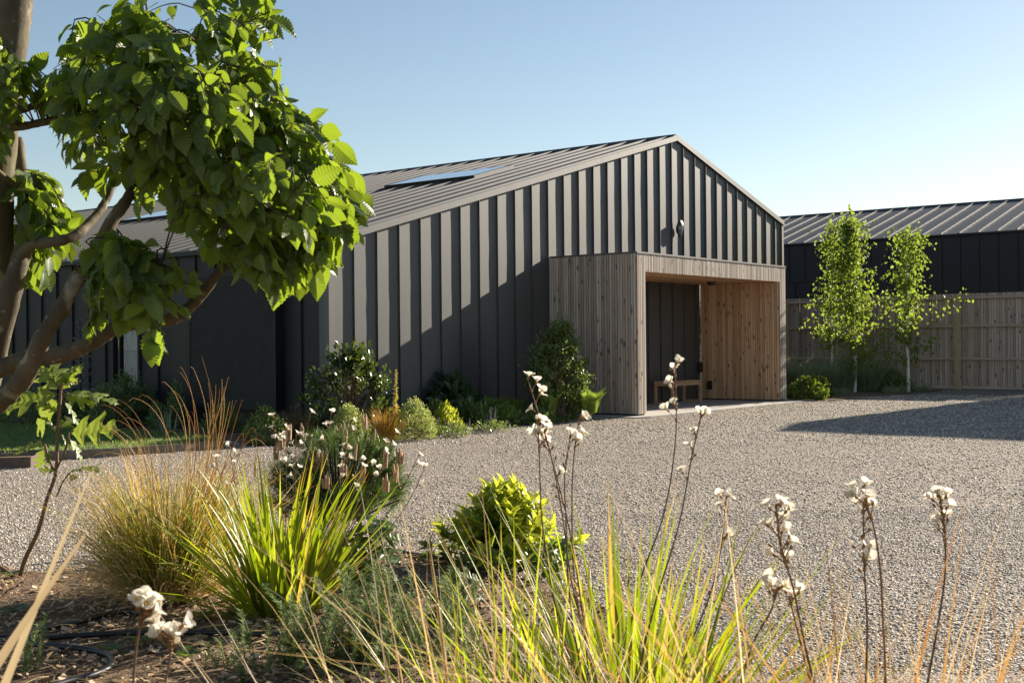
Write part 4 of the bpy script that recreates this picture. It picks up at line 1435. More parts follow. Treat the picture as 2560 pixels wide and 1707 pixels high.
# big dark leaves and a blue spruce
t, c = shrub("large_leaved_shrub", "low shrub with broad drooping dark leaves against the shaded gable", "shrub", 1128, 18.9, 145, 948, 560, 0.2, M_BIGL, deep=0.5, shell=0.5, up=0.0, w=0.5)
bs = at(200, 853.5, 19.8)
bs[2] = 0
t = thing("blue_spruce", "slender blue grey spruce at the side wall behind the lawn", "conifer", bs)
m, s = MB(), MB()
H = at(200, 790, 19.8)[2]
s.tube([bs - UP * 0.03, bs + UP * H], [0.025, 0.006], 8)
pos, ax = [], []
for i in range(46):
    u = (i + 1) / 47
    az = i * 2.4
    d = np.array([math.cos(az), math.sin(az), 0.15])
    ln = 0.34 * (1.05 - u)
    p0 = bs + UP * (H * (0.08 + 0.92 * u))
    s.tube([p0, p0 + d * ln], [0.006, 0.002], 4)
    k_ = int(60 * (1.1 - u))
    w = rng.random(k_)
    pos.append(p0 + d * ln * w[:, None])
    ax.append(norm(d + 0.9 * rdir(k_)))
pos, ax = np.concatenate(pos), np.concatenate(ax)
put_s(m, leaf_s(0.16, 0, 0), pos, ax, rdir(len(pos)), 0.05)
s.build("trunk", M_TWIG, t)
m.build("needles", M_SPRU, t)


# ------------------------------------------------------------------ ferns, spikes, low flowers
def fern(label, px, py, d, hpx, nfr, spread=1.0):
    c = at(px, 853.5, d)
    c[2] = 0.0
    t = thing("fern", label, "fern", c, "ferns along the foot of the gable")
    H = px2m(hpx, d)
    tpl = leaf_s(0.22, 0.02, 0.1, 0.3)
    for i in range(nfr):
        m = MB()
        az = i * 6.283 / nfr + rng.normal() * 0.25
        d_ = np.array([math.cos(az), math.sin(az), 0])
        e = c + d_ * H * rng.uniform(0.35, 0.75) * spread + UP * H * rng.uniform(0.75, 1.1)
        r_ = bez(c, c + UP * H * 0.75 + d_ * H * 0.12, e, 26)
        m.tube(r_, np.linspace(0.005, 0.0015, 26), 4, 1)
        tg = norm(np.gradient(r_, axis=0))
        sd = norm(np.cross(tg, UP + 0.01))
        u = np.linspace(0, 1, 26)
        ln = H * 0.26 * np.sin(np.pi * np.clip(u * 0.86 + 0.16, 0, 1)) ** 0.8 * (u > 0.12)
        for sg in (-1, 1):
            put_s(m, tpl, r_[4:], norm(sd[4:] * sg + 0.45 * tg[4:] - 0.15 * UP), norm(np.cross(tg[4:], sd[4:]) * 1.0 + 0.15 * rdir(22)), ln[4:])
        m.build("frond", [M_FERN, M_STEMG], t)


fern("bright fern standing against the foot of the timber porch", 1474, 1040, 19.2, 84, 11)
fern("fern left of centre of the shaded gable bed", 1232, 1040, 18.9, 72, 9)
fern("fern just left of the tall olive bush", 1292, 1040, 19.1, 66, 9)
fern("upright fern in front of the olive bush foot", 1372, 1040, 18.8, 84, 7, 0.6)


def spikes(label, px, d, n_, hpx, wpx, leafy=120, mat=M_LAV):
    c = at(px, 853.5, d)
    c[2] = 0
    t = thing("flower_spike_plant", label, "flowering plant", c, "low flowering plants at the bed edge")
    lf, st, fl = MB(), MB(), MB()
    R_ = px2m(wpx, d) / 2
    p = c + np.stack([rng.normal(size=leafy) * R_ * 0.6, rng.normal(size=leafy) * R_ * 0.6, rng.uniform(0.02, 0.12, leafy)], -1)
    put_s(lf, leaf_s(0.45, 0.1, 0.1), p, norm(rdir(leafy) + 0.5 * UP), norm(UP + 0.6 * rdir(leafy)), rng.uniform(0.03, 0.065, leafy))
    for i in range(n_):
        b = c + np.append(rng.normal(size=2) * R_ * 0.5, 0)
        h = px2m(hpx, d) * rng.uniform(0.7, 1.05)
        e = b + UP * h + np.append(rng.normal(size=2) * 0.03, 0)
        st.tube([b, e], [0.003, 0.002], 4)
        u = rng.uniform(0.35, 1, 34)
        az = rng.random(34) * 6.28
        dd = np.stack([np.cos(az), np.sin(az), 0 * az + 0.3], -1)
        put_s(fl, leaf_s(0.8, 0.1, 0.1), b + (e - b) * u[:, None], dd, UP + 0.3 * rdir(34), 0.022 * (1.3 - 0.7 * u))
    lf.build("foliage", M_GCOV, t)
    st.build("stems", M_STEMG, t)
    fl.build("flowers", mat, t)


spikes("lilac flower spikes between the cream green mound and the lime leaves", 1086, 16.4, 7, 52, 42)
spikes("short lilac spikes in front of the lime leaved bush", 1140, 16.9, 6, 40, 50)
spikes("lilac spikes standing above low white flowers at the bed edge", 1233, 17.6, 6, 56, 50)
spikes("tall purple spikes below the olive bush", 1400, 18.9, 9, 64, 46)
spikes("grey lilac spikes near the middle of the gable bed", 1300, 18.4, 5, 38, 48)
spikes("low white flowers spreading on the gravel edge by the lime bush", 1130, 16.3, 14, 16, 90, 260, M_CREAMF)
spikes("low white flowers spreading on the gravel edge before the ferns", 1225, 17.2, 14, 16, 90, 260, M_CREAMF)

# ------------------------------------------------------------------ ornamental grasses
def tuft(name, label, cat, px, d, n_, R_, Lr, W, tilt, curl, mats, part="blades", group=None, seg=6, base=None, fold=0.2, twist=0.3):
    if base is None:
        c = at(px, 853.5, d)
        c[2] = 0.0
    else:
        c = np.asarray(base, float)
    t = thing(name, label, cat, c, group)
    m = MB()
    q = np.sqrt(rng.random(n_)) * R_
    a = rng.random(n_) * 6.283
    b = c + np.stack([q * np.cos(a), q * np.sin(a), 0 * q], -1)
    m.ribbons(b, a + rng.normal(size=n_) * 0.7, rng.uniform(*tilt, n_) * (0.3 + 0.7 * q / R_), rng.uniform(*curl, n_), rng.uniform(*Lr, n_), W * rng.uniform(0.6, 1.2, n_), seg, 0, None, fold, 0.92, twist)
    m.build(part, mats, t)
    return t, c


tuft("bronze_sedge", "orange bronze sedge tuft left of the cream green mound", "grass", 962, 15.6, 420, 0.13, (0.28, 0.52), 0.005, (0.05, 0.75), (0.1, 1.1), M_CAREX)
tuft("brown_sedge", "dark brown sedge tuft left of the pale dwarf bush", "grass", 742, 15.9, 420, 0.14, (0.3, 0.55), 0.005, (0.05, 0.85), (0.2, 1.2), M_CARB)
tuft("iris_clump", "small clump of upright blue green sword leaves at the bed edge", "plant", 414, 17.6, 26, 0.12, (0.22, 0.4), 0.022, (0.05, 0.45), (0.0, 0.3), M_DGRS, "leaves")
for q, (lab, x, d, w) in enumerate([("grey green grass mound nearest the porch by the fence", 2012, 28.2, 1.0), ("large grey green grass mound behind the tallest birch stem", 2165, 28.9, 1.15), ("middle grey green grass mound behind the birches", 2092, 28.6, 0.95)]):
    tuft("fountain_grass", lab, "grass", x, d, 1300, 0.32 * w, (0.6 * w, 1.05 * w), 0.010, (0.05, 0.7), (0.4, 1.5), M_DGRS, group="grey green grasses by the fence", seg=7)
for lab, x, d in (("short tan tuft of grass left of the white birch foot", 2100, 27.0), ("low dark tuft of grass on the bed edge right of the birch", 2235, 27.8), ("low leafy tuft at the gravel edge below the fence post", 2300, 28.6)):
    tuft("low_tuft", lab, "grass", x, d, 260, 0.22, (0.12, 0.26), 0.009, (0.2, 1.0), (0.2, 1.0), M_DGRS, group="low tufts at the foot of the fence")
# bed strip under the birches
FB = [gnd(1960, 1006), gnd(2080, 1001), gnd(2200, 990), gnd(2330, 980), gnd(2360, 975), (18.1, -2.4, 0), (18.1, 3.0, 0), (12.3, 1.2, 0), (12.3, -2.0, 0)]
sheet("fence_bed", wavy([np.asarray(q)[:2] for q in FB], 0.02, 3), 0.01, M_SOIL)

# tall yellow seed spike by the evergreen
c = at(984, 853.5, 16.0)
c[2] = 0
t = thing("seed_spike", "tall yellow flower spike rising beside the glossy evergreen bush", "plant", c)
H = at(984, 925, 16.0)[2]
m = MB()
e = c + UP * H + RT * 0.03
path = bez(c, c + UP * H * 0.5 - RT * 0.02, e, 12)
m.tube(path, np.linspace(0.005, 0.002, 12), 5)
m.build("stem", M_STEMG, t)
m = MB()
u = rng.random(150)
pos = path[0] + (path[-1] - path[0]) * (0.3 + 0.7 * u)[:, None]
put_s(m, leaf_s(0.35, 0.1, 0.1), pos, norm(rdir(150) + 0.9 * UP), rdir(150), 0.07 * (1.1 - 0.75 * u))
m.build("florets", M_YELF, t)

# ------------------------------------------------------------------ foreground bed
# tawny grass clump
t, c = tuft("tawny_grass", "big feathery green and orange grass clump at the left of the near bed", "grass", 0, 0, 2000, 0.2, (0.34, 0.82), 0.0054, (0.02, 0.72), (0.0, 1.25), M_ANEM, base=gnd(425, 1500), seg=7, twist=0.9)
m = MB()
n_ = 620
a = rng.random(n_) * 6.283
b = c + np.stack([np.cos(a) * 0.17, np.sin(a) * 0.17, 0 * a], -1)
m.ribbons(b, a + rng.normal(size=n_) * 0.5, rng.uniform(0.5, 1.1, n_), rng.uniform(0.8, 1.7, n_), rng.uniform(0.35, 0.62, n_), 0.0036, 8, 0, None, 0.15, 0.9, 0.8)
m.build("dry_blades", M_STRAW, t)
m, m3 = MB(), MB()
for tx, ty, mx_, my in [(510, 910, 590, 1180), (555, 947, 560, 1150), (455, 920, 540, 1080), (412, 955, 520, 1060), (355, 985, 470, 1040), (300, 1000, 430, 1090), (278, 1010, 400, 1080), (522, 965, 545, 1100), (560, 985, 575, 1090), (590, 1000, 560, 1120),
                        (605, 1000, 575, 1110), (570, 945, 548, 1080), (660, 1110, 600, 1050), (640, 1080, 620, 1020), (225, 1105, 380, 1100), (250, 1060, 390, 1120), (460, 1010, 520, 1120), (480, 1030, 530, 1140), (430, 1015, 510, 1130), (690, 1170, 610, 1100), (295, 1050, 420, 1120), (530, 1000, 545, 1130)]:
    for rep in range(2):
        d = 5.9 + rng.normal() * 0.14
        p0 = c + np.append(rng.normal(size=2) * 0.07, 0)
        e = at(tx + rep * rng.normal() * 22, ty + rep * abs(rng.normal()) * 30, d)
        path = bez(p0, at(mx_, my, d) + UP * 0.05, e, 14)
        path = np.concatenate([path, [e + (path[-1] - path[-2]) * 0.5 - UP * rng.uniform(0.0, 0.03)]])
        (m if rng.random() < 0.5 else m3).tube(path, np.linspace(0.0030, 0.0008, 15), 4, 0, rng.random())
m.build("tall_stems", M_ORNG, t)
m3.build("straw_stems", M_STRAW, t)


# white iris-like flowers
def petal_t():
    u = np.linspace(0, 1, 6)
    half = 0.5 * np.sin(np.pi * np.clip(0.08 + u * 0.86, 0, 1)) ** 0.7 * (0.35 + 0.65 * np.minimum(u * 2.2, 1))
    z = 0.25 * u - 0.32 * u ** 2
    L = np.stack([-half, u, z + half * 0.30], -1)
    Mi = np.stack([0 * u, u, z], -1)
    v = np.concatenate([L, Mi, L * np.array([-1, 1, 1])])
    i = np.arange(5)
    f = np.concatenate([np.stack([i, i + 6, i + 7, i + 1], -1), np.stack([i + 6, i + 12, i + 13, i + 7], -1)])
    return v, f


PV, PF = petal_t()


def flower(mb, p, axis, size, openness):
    """three broad petals, small inner ones, yellow stamens, brown bract"""
    axis = norm(axis)
    a = norm(np.cross(axis, [0.3, 0.5, 0.81]))
    b = np.cross(axis, a)
    th = np.array([0, 2.094, 4.189]) + rng.random() * 6.28 + rng.normal(size=3) * 0.2
    rad_ = np.cos(th)[:, None] * a + np.sin(th)[:, None] * b
    op = openness + rng.normal(size=3)[:, None] * 0.15
    ax = norm(rad_ * np.sin(op) + axis * np.cos(op))
    nr = norm(axis * np.sin(op) - rad_ * np.cos(op))
    mb.scatter(PV, PF, np.tile(p, (3, 1)), ax, nr, size * rng.uniform(0.85, 1.1, 3), 0, None, None, True)
    th2 = th + 1.05
    rad2 = np.cos(th2)[:, None] * a + np.sin(th2)[:, None] * b
    mb.scatter(PV * np.array([0.5, 1, 1]), PF, np.tile(p, (3, 1)), norm(rad2 * 0.7 + axis), norm(axis - rad2 * 0.7), size * 0.55, 0, None, None, True)
    for i in range(3):
        e = p + axis * size * 0.42 + rad2[i] * size * 0.12
        mb.tube([p, e], [size * 0.03, size * 0.03], 4, 2)
        mb.tube([e, e + axis * size * 0.09], [size * 0.055, size * 0.05], 4, 2)
    mb.lathe(p - axis * size * 0.42, [(0.0, 0), (size * 0.13, size * 0.12), (size * 0.16, size * 0.28), (size * 0.08, size * 0.45)], axis, 6, 1)


def bud(mb, p, axis, size, white=0.6):
    axis = norm(axis)
    mb.lathe(p, [(0.0, -size * 0.2), (size * 0.15, 0), (size * 0.17, size * 0.2), (size * 0.12, size * 0.4)], axis, 6, 1)
    if rng.random() < white:
        mb.lathe(p + axis * size * 0.3, [(size * 0.12, 0), (size * 0.22, size * 0.25), (size * 0.2, size * 0.5), (0.0, size * 0.75)], axis, 7, 0)


def flower_stem(parent, path, rad0, blooms, size, openness=0.95):
    """one stem with its blooms, each flower and bud a mesh of its own; blooms: (position 0..1, side, length, kind)"""
    m = MB()
    m.tube(path, np.linspace(rad0, rad0 * 0.55, len(path)), 6)
    n_ = len(path)
    todo = []
    for u, side, ln, kind in blooms:
        i = min(n_ - 1, int(u * (n_ - 1)))
        p0 = path[i]
        tg = norm(path[min(n_ - 1, i + 1)] - path[max(0, i - 1)])
        az = rng.random() * 6.28 if side is None else side
        o_ = norm(tg * 1.1 + RT * math.cos(az) * 0.9 + FW * math.sin(az) * 0.7)
        p1 = p0 + o_ * ln * size
        m.tube([p0, p0 + o_ * ln * size * 0.5 + tg * 0.1 * size, p1 + o_ * size * 0.06], [rad0 * 0.5, rad0 * 0.45, rad0 * 0.4], 5)
        m.lathe(p0 - tg * size * 0.1, [(rad0 * 0.7, 0), (rad0 * 1.4, size * 0.2), (rad0 * 0.7, size * 0.5)], norm(tg + 0.2 * o_), 6, 1)
        todo.append((p1, o_, kind))
    st = m.build("flower_stem", [M_STEMR, M_BRACT], parent)
    for p1, o_, kind in todo:
        hd = MB()
        if kind == 'f':
            flower(hd, p1 + o_ * size * 0.3, norm(o_ + 0.35 * rdir(1)[0]), size, openness * rng.uniform(0.75, 1.1))
            hd.build("flower", [M_PETAL, M_BRACT, M_STAMEN], st)
        else:
            bud(hd, p1, o_, size * 0.85, 0.75 if kind == 'b' else 0.0)
            hd.build("bud", [M_PETAL, M_BRACT, M_STAMEN], st)


def blooms(n_, lo=0.72, fl=0.6):
    out = []
    for i in range(n_):
        u = lo + (1 - lo) * (i + 0.5) / n_ + rng.normal() * 0.01
        out.append((min(u, 1.0), None, rng.uniform(0.5, 1.5), 'f' if rng.random() < fl + 0.25 * (u > 0.93) else ('b' if rng.random() < 0.6 else 'd')))
    out.append((1.0, None, 0.2, 'f'))
    return out


def strappy(label, base, n_, R_, Lr, W, tilt, group):
    t = thing("strappy_plant", label, "plant", base, group)
    m = MB()
    q = np.sqrt(rng.random(n_)) * R_
    a = rng.random(n_) * 6.283
    b = np.asarray(base) + np.stack([q * np.cos(a), q * np.sin(a), 0 * q], -1)
    m.ribbons(b, a + rng.normal(size=n_) * 0.5, rng.uniform(tilt[0], tilt[1], n_) * (0.25 + 0.75 * q / R_), rng.gamma(1.6, 0.22, n_), rng.uniform(*Lr, n_), W * rng.uniform(0.65, 1.15, n_), 8, 0, None, 0.22, 0.97, 0.25)
    m.build("leaves", M_LIB, t)
    return t


GL = "white flowered strappy leaved plants"
lb1 = gnd(705, 1545)
lib1 = strappy("fullest lime green strappy clump left of centre with a dozen white flower stems", lb1, 210, 0.15, (0.42, 0.86), 0.027, (0.1, 1.25), GL)
d1 = depth(lb1)
for tx, ty, bx, by_, k_ in [(685, 1045, 705, 1300, 4), (715, 1075, 720, 1300, 5), (775, 1035, 740, 1300, 5), (828, 1035, 790, 1320, 4), (878, 1055, 830, 1320, 3), (870, 1125, 840, 1330, 5), (905, 1155, 860, 1340, 3), (960, 1110, 900, 1330, 3),
                              (985, 1085, 905, 1340, 2), (1045, 1140, 960, 1340, 3), (1060, 1170, 1000, 1350, 2), (740, 1090, 735, 1320, 5), (735, 1150, 735, 1340, 3), (540, 1150, 590, 1340, 2), (575, 1120, 600, 1330, 3)]:
    dd = d1 + rng.normal() * 0.12
    p0 = lb1 + np.append(rng.normal(size=2) * 0.06, 0)
    path = bez(p0, at(bx, by_, dd), at(tx, ty, dd), 16)
    flower_stem(lib1, path, 0.0026, blooms(k_, 0.8, 0.7), 0.023, 0.95)

lb2 = at(1560, 853.5, 3.35)
lb2[2] = 0
lib2 = strappy("nearest broad strappy clump at the bottom centre with tall open flower stems", lb2, 190, 0.20, (0.5, 0.92), 0.020, (0.1, 1.2), GL)
for pts, k_, lo in [([(1445, 1450), (1425, 1330), (1375, 1130), (1320, 950)], 13, 0.60), ([(1436, 1450), (1430, 1300), (1437, 1120), (1448, 1050)], 5, 0.72), ([(1420, 1450), (1415, 1300), (1412, 1190), (1425, 1095)], 4, 0.8),
                    ([(1428, 1450), (1400, 1250), (1375, 1130), (1362, 1080)], 4, 0.74), ([(1385, 1500), (1355, 1300), (1348, 1130), (1345, 1060)], 5, 0.72), ([(1600, 1450), (1655, 1300), (1690, 1080), (1688, 915)], 7, 0.80),
                    ([(1640, 1500), (1700, 1300), (1728, 1150), (1752, 1042)], 5, 0.66), ([(1730, 1600), (1780, 1470), (1805, 1350), (1816, 1245)], 5, 0.72)]:
    dd = 3.1 + rng.normal() * 0.08
    P_pts = [lb2 + np.append(rng.normal(size=2) * 0.06, 0)] + [at(x, y, dd) for x, y in pts]
    path = curve(P_pts, 6)
    flower_stem(lib2, path, 0.0026, blooms(k_, lo, 0.65), 0.0215, 0.9)

lb5 = at(1265, 853.5, 3.15)
lb5[2] = 0
strappy("thin grey green strappy tuft left of the nearest broad clump at the bottom centre", lb5, 110, 0.14, (0.4, 0.86), 0.011, (0.05, 0.95), GL)
lb3 = at(2180, 853.5, 2.5)
lb3[2] = 0
lib3 = strappy("strappy plant low at the right edge with three tall white flowered stems over the gravel", lb3, 60, 0.16, (0.3, 0.55), 0.014, (0.1, 0.8), GL)
for pts, k_, lo in [([(2035, 1707), (2010, 1600), (1975, 1440), (1955, 1380), (1940, 1270)], 14, 0.68), ([(2165, 1740), (2168, 1560), (2160, 1400), (2158, 1225)], 13, 0.68), ([(2215, 1740), (2208, 1560), (2198, 1400), (2185, 1320), (2165, 1255)], 3, 0.85),
                    ([(2320, 1700), (2345, 1560), (2362, 1440), (2362, 1330), (2350, 1245)], 11, 0.74), ([(1850, 1720), (1890, 1590), (1930, 1520), (1942, 1475)], 5, 0.86), ([(2010, 1640), (1990, 1560), (1975, 1500)], 2, 0.95)]:
    dd = 2.35 + rng.normal() * 0.05
    path = curve([lb3 + np.append(rng.normal(size=2) * 0.1, 0)] + [at(x, y, dd) for x, y in pts], 6)
    flower_stem(lib3, path, 0.0027, blooms(k_, lo, 0.65), 0.0215, 0.75)

lb4 = at(330, 853.5, 1.75)
lb4[2] = 0
lib4 = strappy("strappy plant below the frame whose blurred white flower cluster shows at the bottom left", lb4, 30, 0.1, (0.3, 0.5), 0.012, (0.2, 0.7), GL)
for pts, k_, lo in [([(330, 1800), (335, 1680), (345, 1590), (362, 1525)], 15, 0.83), ([(400, 1820), (410, 1720), (425, 1640), (425, 1600)], 9, 0.85)]:
    path = curve([lb4 + np.append(rng.normal(size=2) * 0.03, 0)] + [at(x, y, 1.6) for x, y in pts], 6)
    flower_stem(lib4, path, 0.0025, blooms(k_, lo, 0.45), 0.019, 0.7)


# blades that are drawn one by one: dry orange and straw grass close to the lens
def long_blades(label, name, cat, base, items, W, mat, follow=0.5, fold=0.15, twist=0.4, spread=0.02):
    t = thing(name, label, cat, base)
    for tip, mid, d, wk in items:
        m = MB()
        e = at(*tip, d)
        p0 = np.asarray(base) + np.append(rng.normal(size=2) * 0.04, 0) + RT * rng.uniform(-1, 1) * spread
        md = at(*mid, d)
        k_ = (853.5 + EYE[2] * FOC / d - mid[1]) / max(40, mid[1] - tip[1])
        ex = md + (md - e) * k_
        ex[2] = 0.0
        p0 = p0 * (1 - follow) + ex * follow
        t_ = np.linalg.norm(md - p0) / (np.linalg.norm(md - p0) + np.linalg.norm(e - md))
        cc = (md - (1 - t_) ** 2 * p0 - t_ ** 2 * e) / (2 * t_ * (1 - t_))
        c_ = bez(p0, cc, e, 22)
        n_ = len(c_)
        tg = norm(np.gradient(c_, axis=0))
        az = rng.normal() * twist
        sd = norm(np.cross(tg, FW + 0.01) + az * FW)
        u = np.linspace(0, 1, n_)
        w = W * wk * (0.6 + 0.4 * np.minimum(u * 4, 1)) * (1 - 0.93 * np.maximum(u - 0.3, 0) ** 1.3 / 0.7 ** 1.3)
        nr = np.cross(sd, tg)
        v = np.stack([c_ - sd * w[:, None] / 2, c_ - nr * (w * fold)[:, None], c_ + sd * w[:, None] / 2], 1).reshape(-1, 3)
        i = np.arange(n_ - 1)
        f1 = np.stack([i * 3, i * 3 + 1, i * 3 + 4, i * 3 + 3], -1)
        m.add(v, np.concatenate([f1, f1 + 1]), 0, rng.random(), np.repeat(u, 3), True)
        m.build("blade", mat, t)
    return t


fb = at(60, 853.5, 1.45)
fb[2] = 0
fb = fb - RT * 0.22
t = long_blades("two broad pale tan flax blades rising blurred from the bottom left corner", "flax_plant", "plant", fb,
                [((228, 1180), (80, 1540), 1.3, 0.75), ((212, 1338), (45, 1580), 1.25, 1.15)], 0.030, M_TAN, 0.6, fold=0.06, twist=0.08)
ob = at(1150, 853.5, 1.9)
ob[2] = 0
t = long_blades("few bright orange grass blades standing at the bottom centre", "orange_grass", "grass", ob,
                [((1000, 1250), (1052, 1520), 1.85, 1.0), ((1068, 1340), (1098, 1560), 1.85, 1.2), ((1150, 1430), (1140, 1600), 1.9, 0.6), ((1035, 1470), (1080, 1620), 1.9, 0.5), ((1200, 1160), (1225, 1480), 2.0, 0.45), ((1310, 1330), (1260, 1560), 2.0, 0.5)], 0.0075, M_ORNG, 0.6)
sb = at(1250, 853.5, 1.6)
sb[2] = 0
t = long_blades("long straw coloured grass stems arching to the upper left across the near bed", "straw_grass", "grass", sb,
                [((560, 1310), (830, 1480), 1.55, 0.9), ((600, 1335), (900, 1560), 1.6, 0.7), ((425, 1600), (760, 1640), 1.5, 0.8), ((980, 1440), (1080, 1600), 1.6, 0.6), ((1060, 1260), (1180, 1500), 1.7, 0.6), ((1110, 1180), (1230, 1440), 1.75, 0.5), ((1140, 1360), (1200, 1560), 1.7, 0.6), ((880, 1600), (1060, 1660), 1.6, 0.6), ((1000, 1515), (1130, 1600), 1.7, 0.6)], 0.0045, M_STRAW, 0.9)
for lab, x, d, n_, mt, tl in (("tangle of dry orange grass blades at the bottom right below the middle flower stem", 2120, 1.95, 190, M_ORNG, (0.15, 1.0)), ("dry orange and tan grass blades in the bottom right corner", 2480, 1.9, 150, M_ORNG, (0.15, 0.95)),
                            ("pale straw grass tuft at the bottom edge right of the nearest strappy clump", 1850, 2.05, 120, M_STRAW, (0.1, 0.95)), ("pale straw grass tuft at the bottom edge below the rightmost flower stem", 2330, 2.1, 120, M_STRAW, (0.1, 0.95)),
                            ("thin straw and tan grass tuft at the bottom centre left of the strappy clump", 1180, 2.2, 70, M_STRAW, (0.1, 0.8))):
    tuft("dry_grass_clump", lab, "grass", x, d, n_, 0.26, (0.7, 1.06), 0.0055, tl, (0.2, 0.95), mt, "blades", "dry grass clumps along the bottom edge", 9, None, 0.2, 0.5)

# straw litter lying on the mulch
lp = view_pts(2600, 4.0, 8.2, 1.1, 1.4)
lp = lp[in_poly(lp, FORE2)]
n = len(lp)
lp[:, 2] = 0.045
mb = MB()
a = rng.random(n) * 6.28
mb.scatter(np.array([(-0.5, 0, 0), (0.5, 0, 0), (0.4, 0.5, 0.06), (-0.4, 0.5, 0.06), (0.1, 1, 0.0), (-0.1, 1, 0.0)]) * np.array([0.05, 1, 1]), [(0, 1, 2, 3), (3, 2, 4, 5)], lp, np.stack([np.cos(a), np.sin(a), rng.normal(size=n) * 0.08], -1), UP + 0.3 * rng.normal(size=(n, 3)), rng.uniform(0.04, 0.16, n))
o = mb.build("straw_litter", M_STRAW)
o["kind"] = "stuff"
o["label"] = "dead straw blades lying on the bark mulch"
o["category"] = "litter"

# dwarf pine with brown candles
pc = gnd(845, 1335)
pd = depth(pc)
pine = thing("dwarf_pine", "low dark green dwarf pine with clustered brown candles behind the white flowers", "pine", pc)
nd, cd, tg_ = MB(), [], MB()
R_ = px2m(400, pd) / 2
H = at(845, 1050, pd)[2]
nsh = 150
dirs = rdir(nsh)
dirs[:, 2] = np.abs(dirs[:, 2])
tips = pc + np.array([0, 0, H * 0.28]) + dirs * np.array([R_, R_ * 0.9, H * 0.68]) * (0.55 + 0.45 * rng.random((nsh, 1)) ** 0.5)
NV = np.array([(-0.5, 0, 0), (0.5, 0, 0), (0.35, 0.6, 0), (-0.35, 0.6, 0), (0, 1, 0)])
for e, dr in zip(tips, dirs):
    b = pc + (e - pc) * 0.3 + UP * 0.02
    sh = norm(dr + 0.9 * UP)
    tg_.tube(bez(b, (b + e) / 2 + UP * 0.02, e, 5), np.linspace(0.009, 0.005, 5), 5)
    k_ = 150
    u = rng.random(k_) ** 0.7
    p = e - sh * 0.16 * (1 - u[:, None])
    ax = norm(rdir(k_) * 0.85 + sh * (0.55 + 0.5 * u[:, None]))
    ln = rng.uniform(0.07, 0.115, k_)
    tv = NV * np.array([0.018, 1, 1])
    r_ = rng.random(k_)
    nd.scatter(tv, [(0, 1, 2, 3)], p, ax, rdir(k_), ln, 0, r_, None, True)
    nd.scatter(tv, [(3, 2, 4)], p, ax, rdir(k_), ln, 0, r_, None, True)
nd.build("needles", M_PINE, pine)
tg_.build("branches", M_TWIG, pine)
for cx, cy_, dd in [(705, 1085, -.1), (800, 1090, 0), (845, 1060, .1), (865, 1075, -.2), (880, 1050, .2), (915, 1035, .25), (885, 1110, -.3), (795, 1130, -.3), (960, 1130, -.35), (905, 1165, -.45), (930, 1080, 0), (1000, 1120, -.1), (990, 1165, -.3), (860, 1150, -.4), (690, 1110, .1), (720, 1060, .2), (760, 1060, .15), (640, 1150, .1), (965, 1190, -.5), (815, 1180, -.5)]:
    m = MB()
    p = at(cx, cy_ + 40, pd + dd)
    for i in range(rng.integers(3, 8)):
        a = rng.random() * 6.28
        o_ = np.array([math.cos(a), math.sin(a), 0]) * rng.uniform(0.004, 0.022)
        h = rng.uniform(0.06, 0.125)
        ks = 15
        zz = np.linspace(0, h, ks)
        prof = [(0.0088 * (0.55 + 0.45 * min(1, (h - z) / 0.02)) * (1.0 if q % 2 else 0.8), z) for q, z in enumerate(zz)] + [(0.0, h + 0.003)]
        m.lathe(p + o_, prof, norm(UP + o_ * 5 + rng.normal(size=3) * 0.05), 7, 0, False)
    m.build("candle_cluster", M_CANDLE, pine)

# lime evergreen shrub
sc_ = gnd(1262, 1420)
sd_ = depth(sc_)
cho = thing("lime_shrub", "bright lime green leafy shrub on the edge of the near bed right of the pine", "shrub", sc_)
m, m2, st = MB(), MB(), MB()
H = at(1262, 1232, sd_)[2]
nw = 215
u = rng.random(nw) ** 0.85
a = rng.random(nw) * 6.283
rr = (px2m(390, sd_) / 2) * (1 - 0.85 * u) ** 0.8 * rng.uniform(0.3, 1.15, nw)
wp = sc_ + np.stack([rr * np.cos(a), rr * np.sin(a), 0.05 + u * (H - 0.05) * rng.uniform(0.75, 1.12, nw)], -1)
for i in range(nw):
    o_ = norm(np.array([math.cos(a[i]), math.sin(a[i]), 0]) * rr[i] * 2 + UP * (0.5 + u[i]))
    k_ = 11
    th = np.arange(k_) * 2.4
    x_ = norm(np.cross(o_, [0.2, 0.9, 0.3]))
    y_ = np.cross(o_, x_)
    rd = np.cos(th)[:, None] * x_ + np.sin(th)[:, None] * y_
    op = np.linspace(0.25, 1.5, k_)[:, None] + rng.normal(size=(k_, 1)) * 0.15
    ax = norm(rd * np.sin(op) + o_ * np.cos(op))
    nr = norm(o_ * np.sin(op) - rd * np.cos(op) + 0.2 * UP)
    tgt = m if (u[i] > 0.25 or rng.random() < 0.45) and rng.random() < 0.9 else m2
    put_s(tgt, leaf_s(0.34, 0.12, 0.22, 0.5), wp[i] - o_ * 0.03 + o_ * np.linspace(0.03, 0, k_)[:, None], ax, nr, rng.uniform(0.05, 0.12, k_))
    if i % 3 == 0:
        st.tube(bez(sc_, (sc_ + wp[i]) / 2 + UP * 0.03, wp[i], 5), np.linspace(0.006, 0.003, 5), 5)
m.build("young_leaves", M_LIME, cho)
m2.build("old_leaves", M_LIMED, cho)
st.build("stems", M_STEMG, cho)


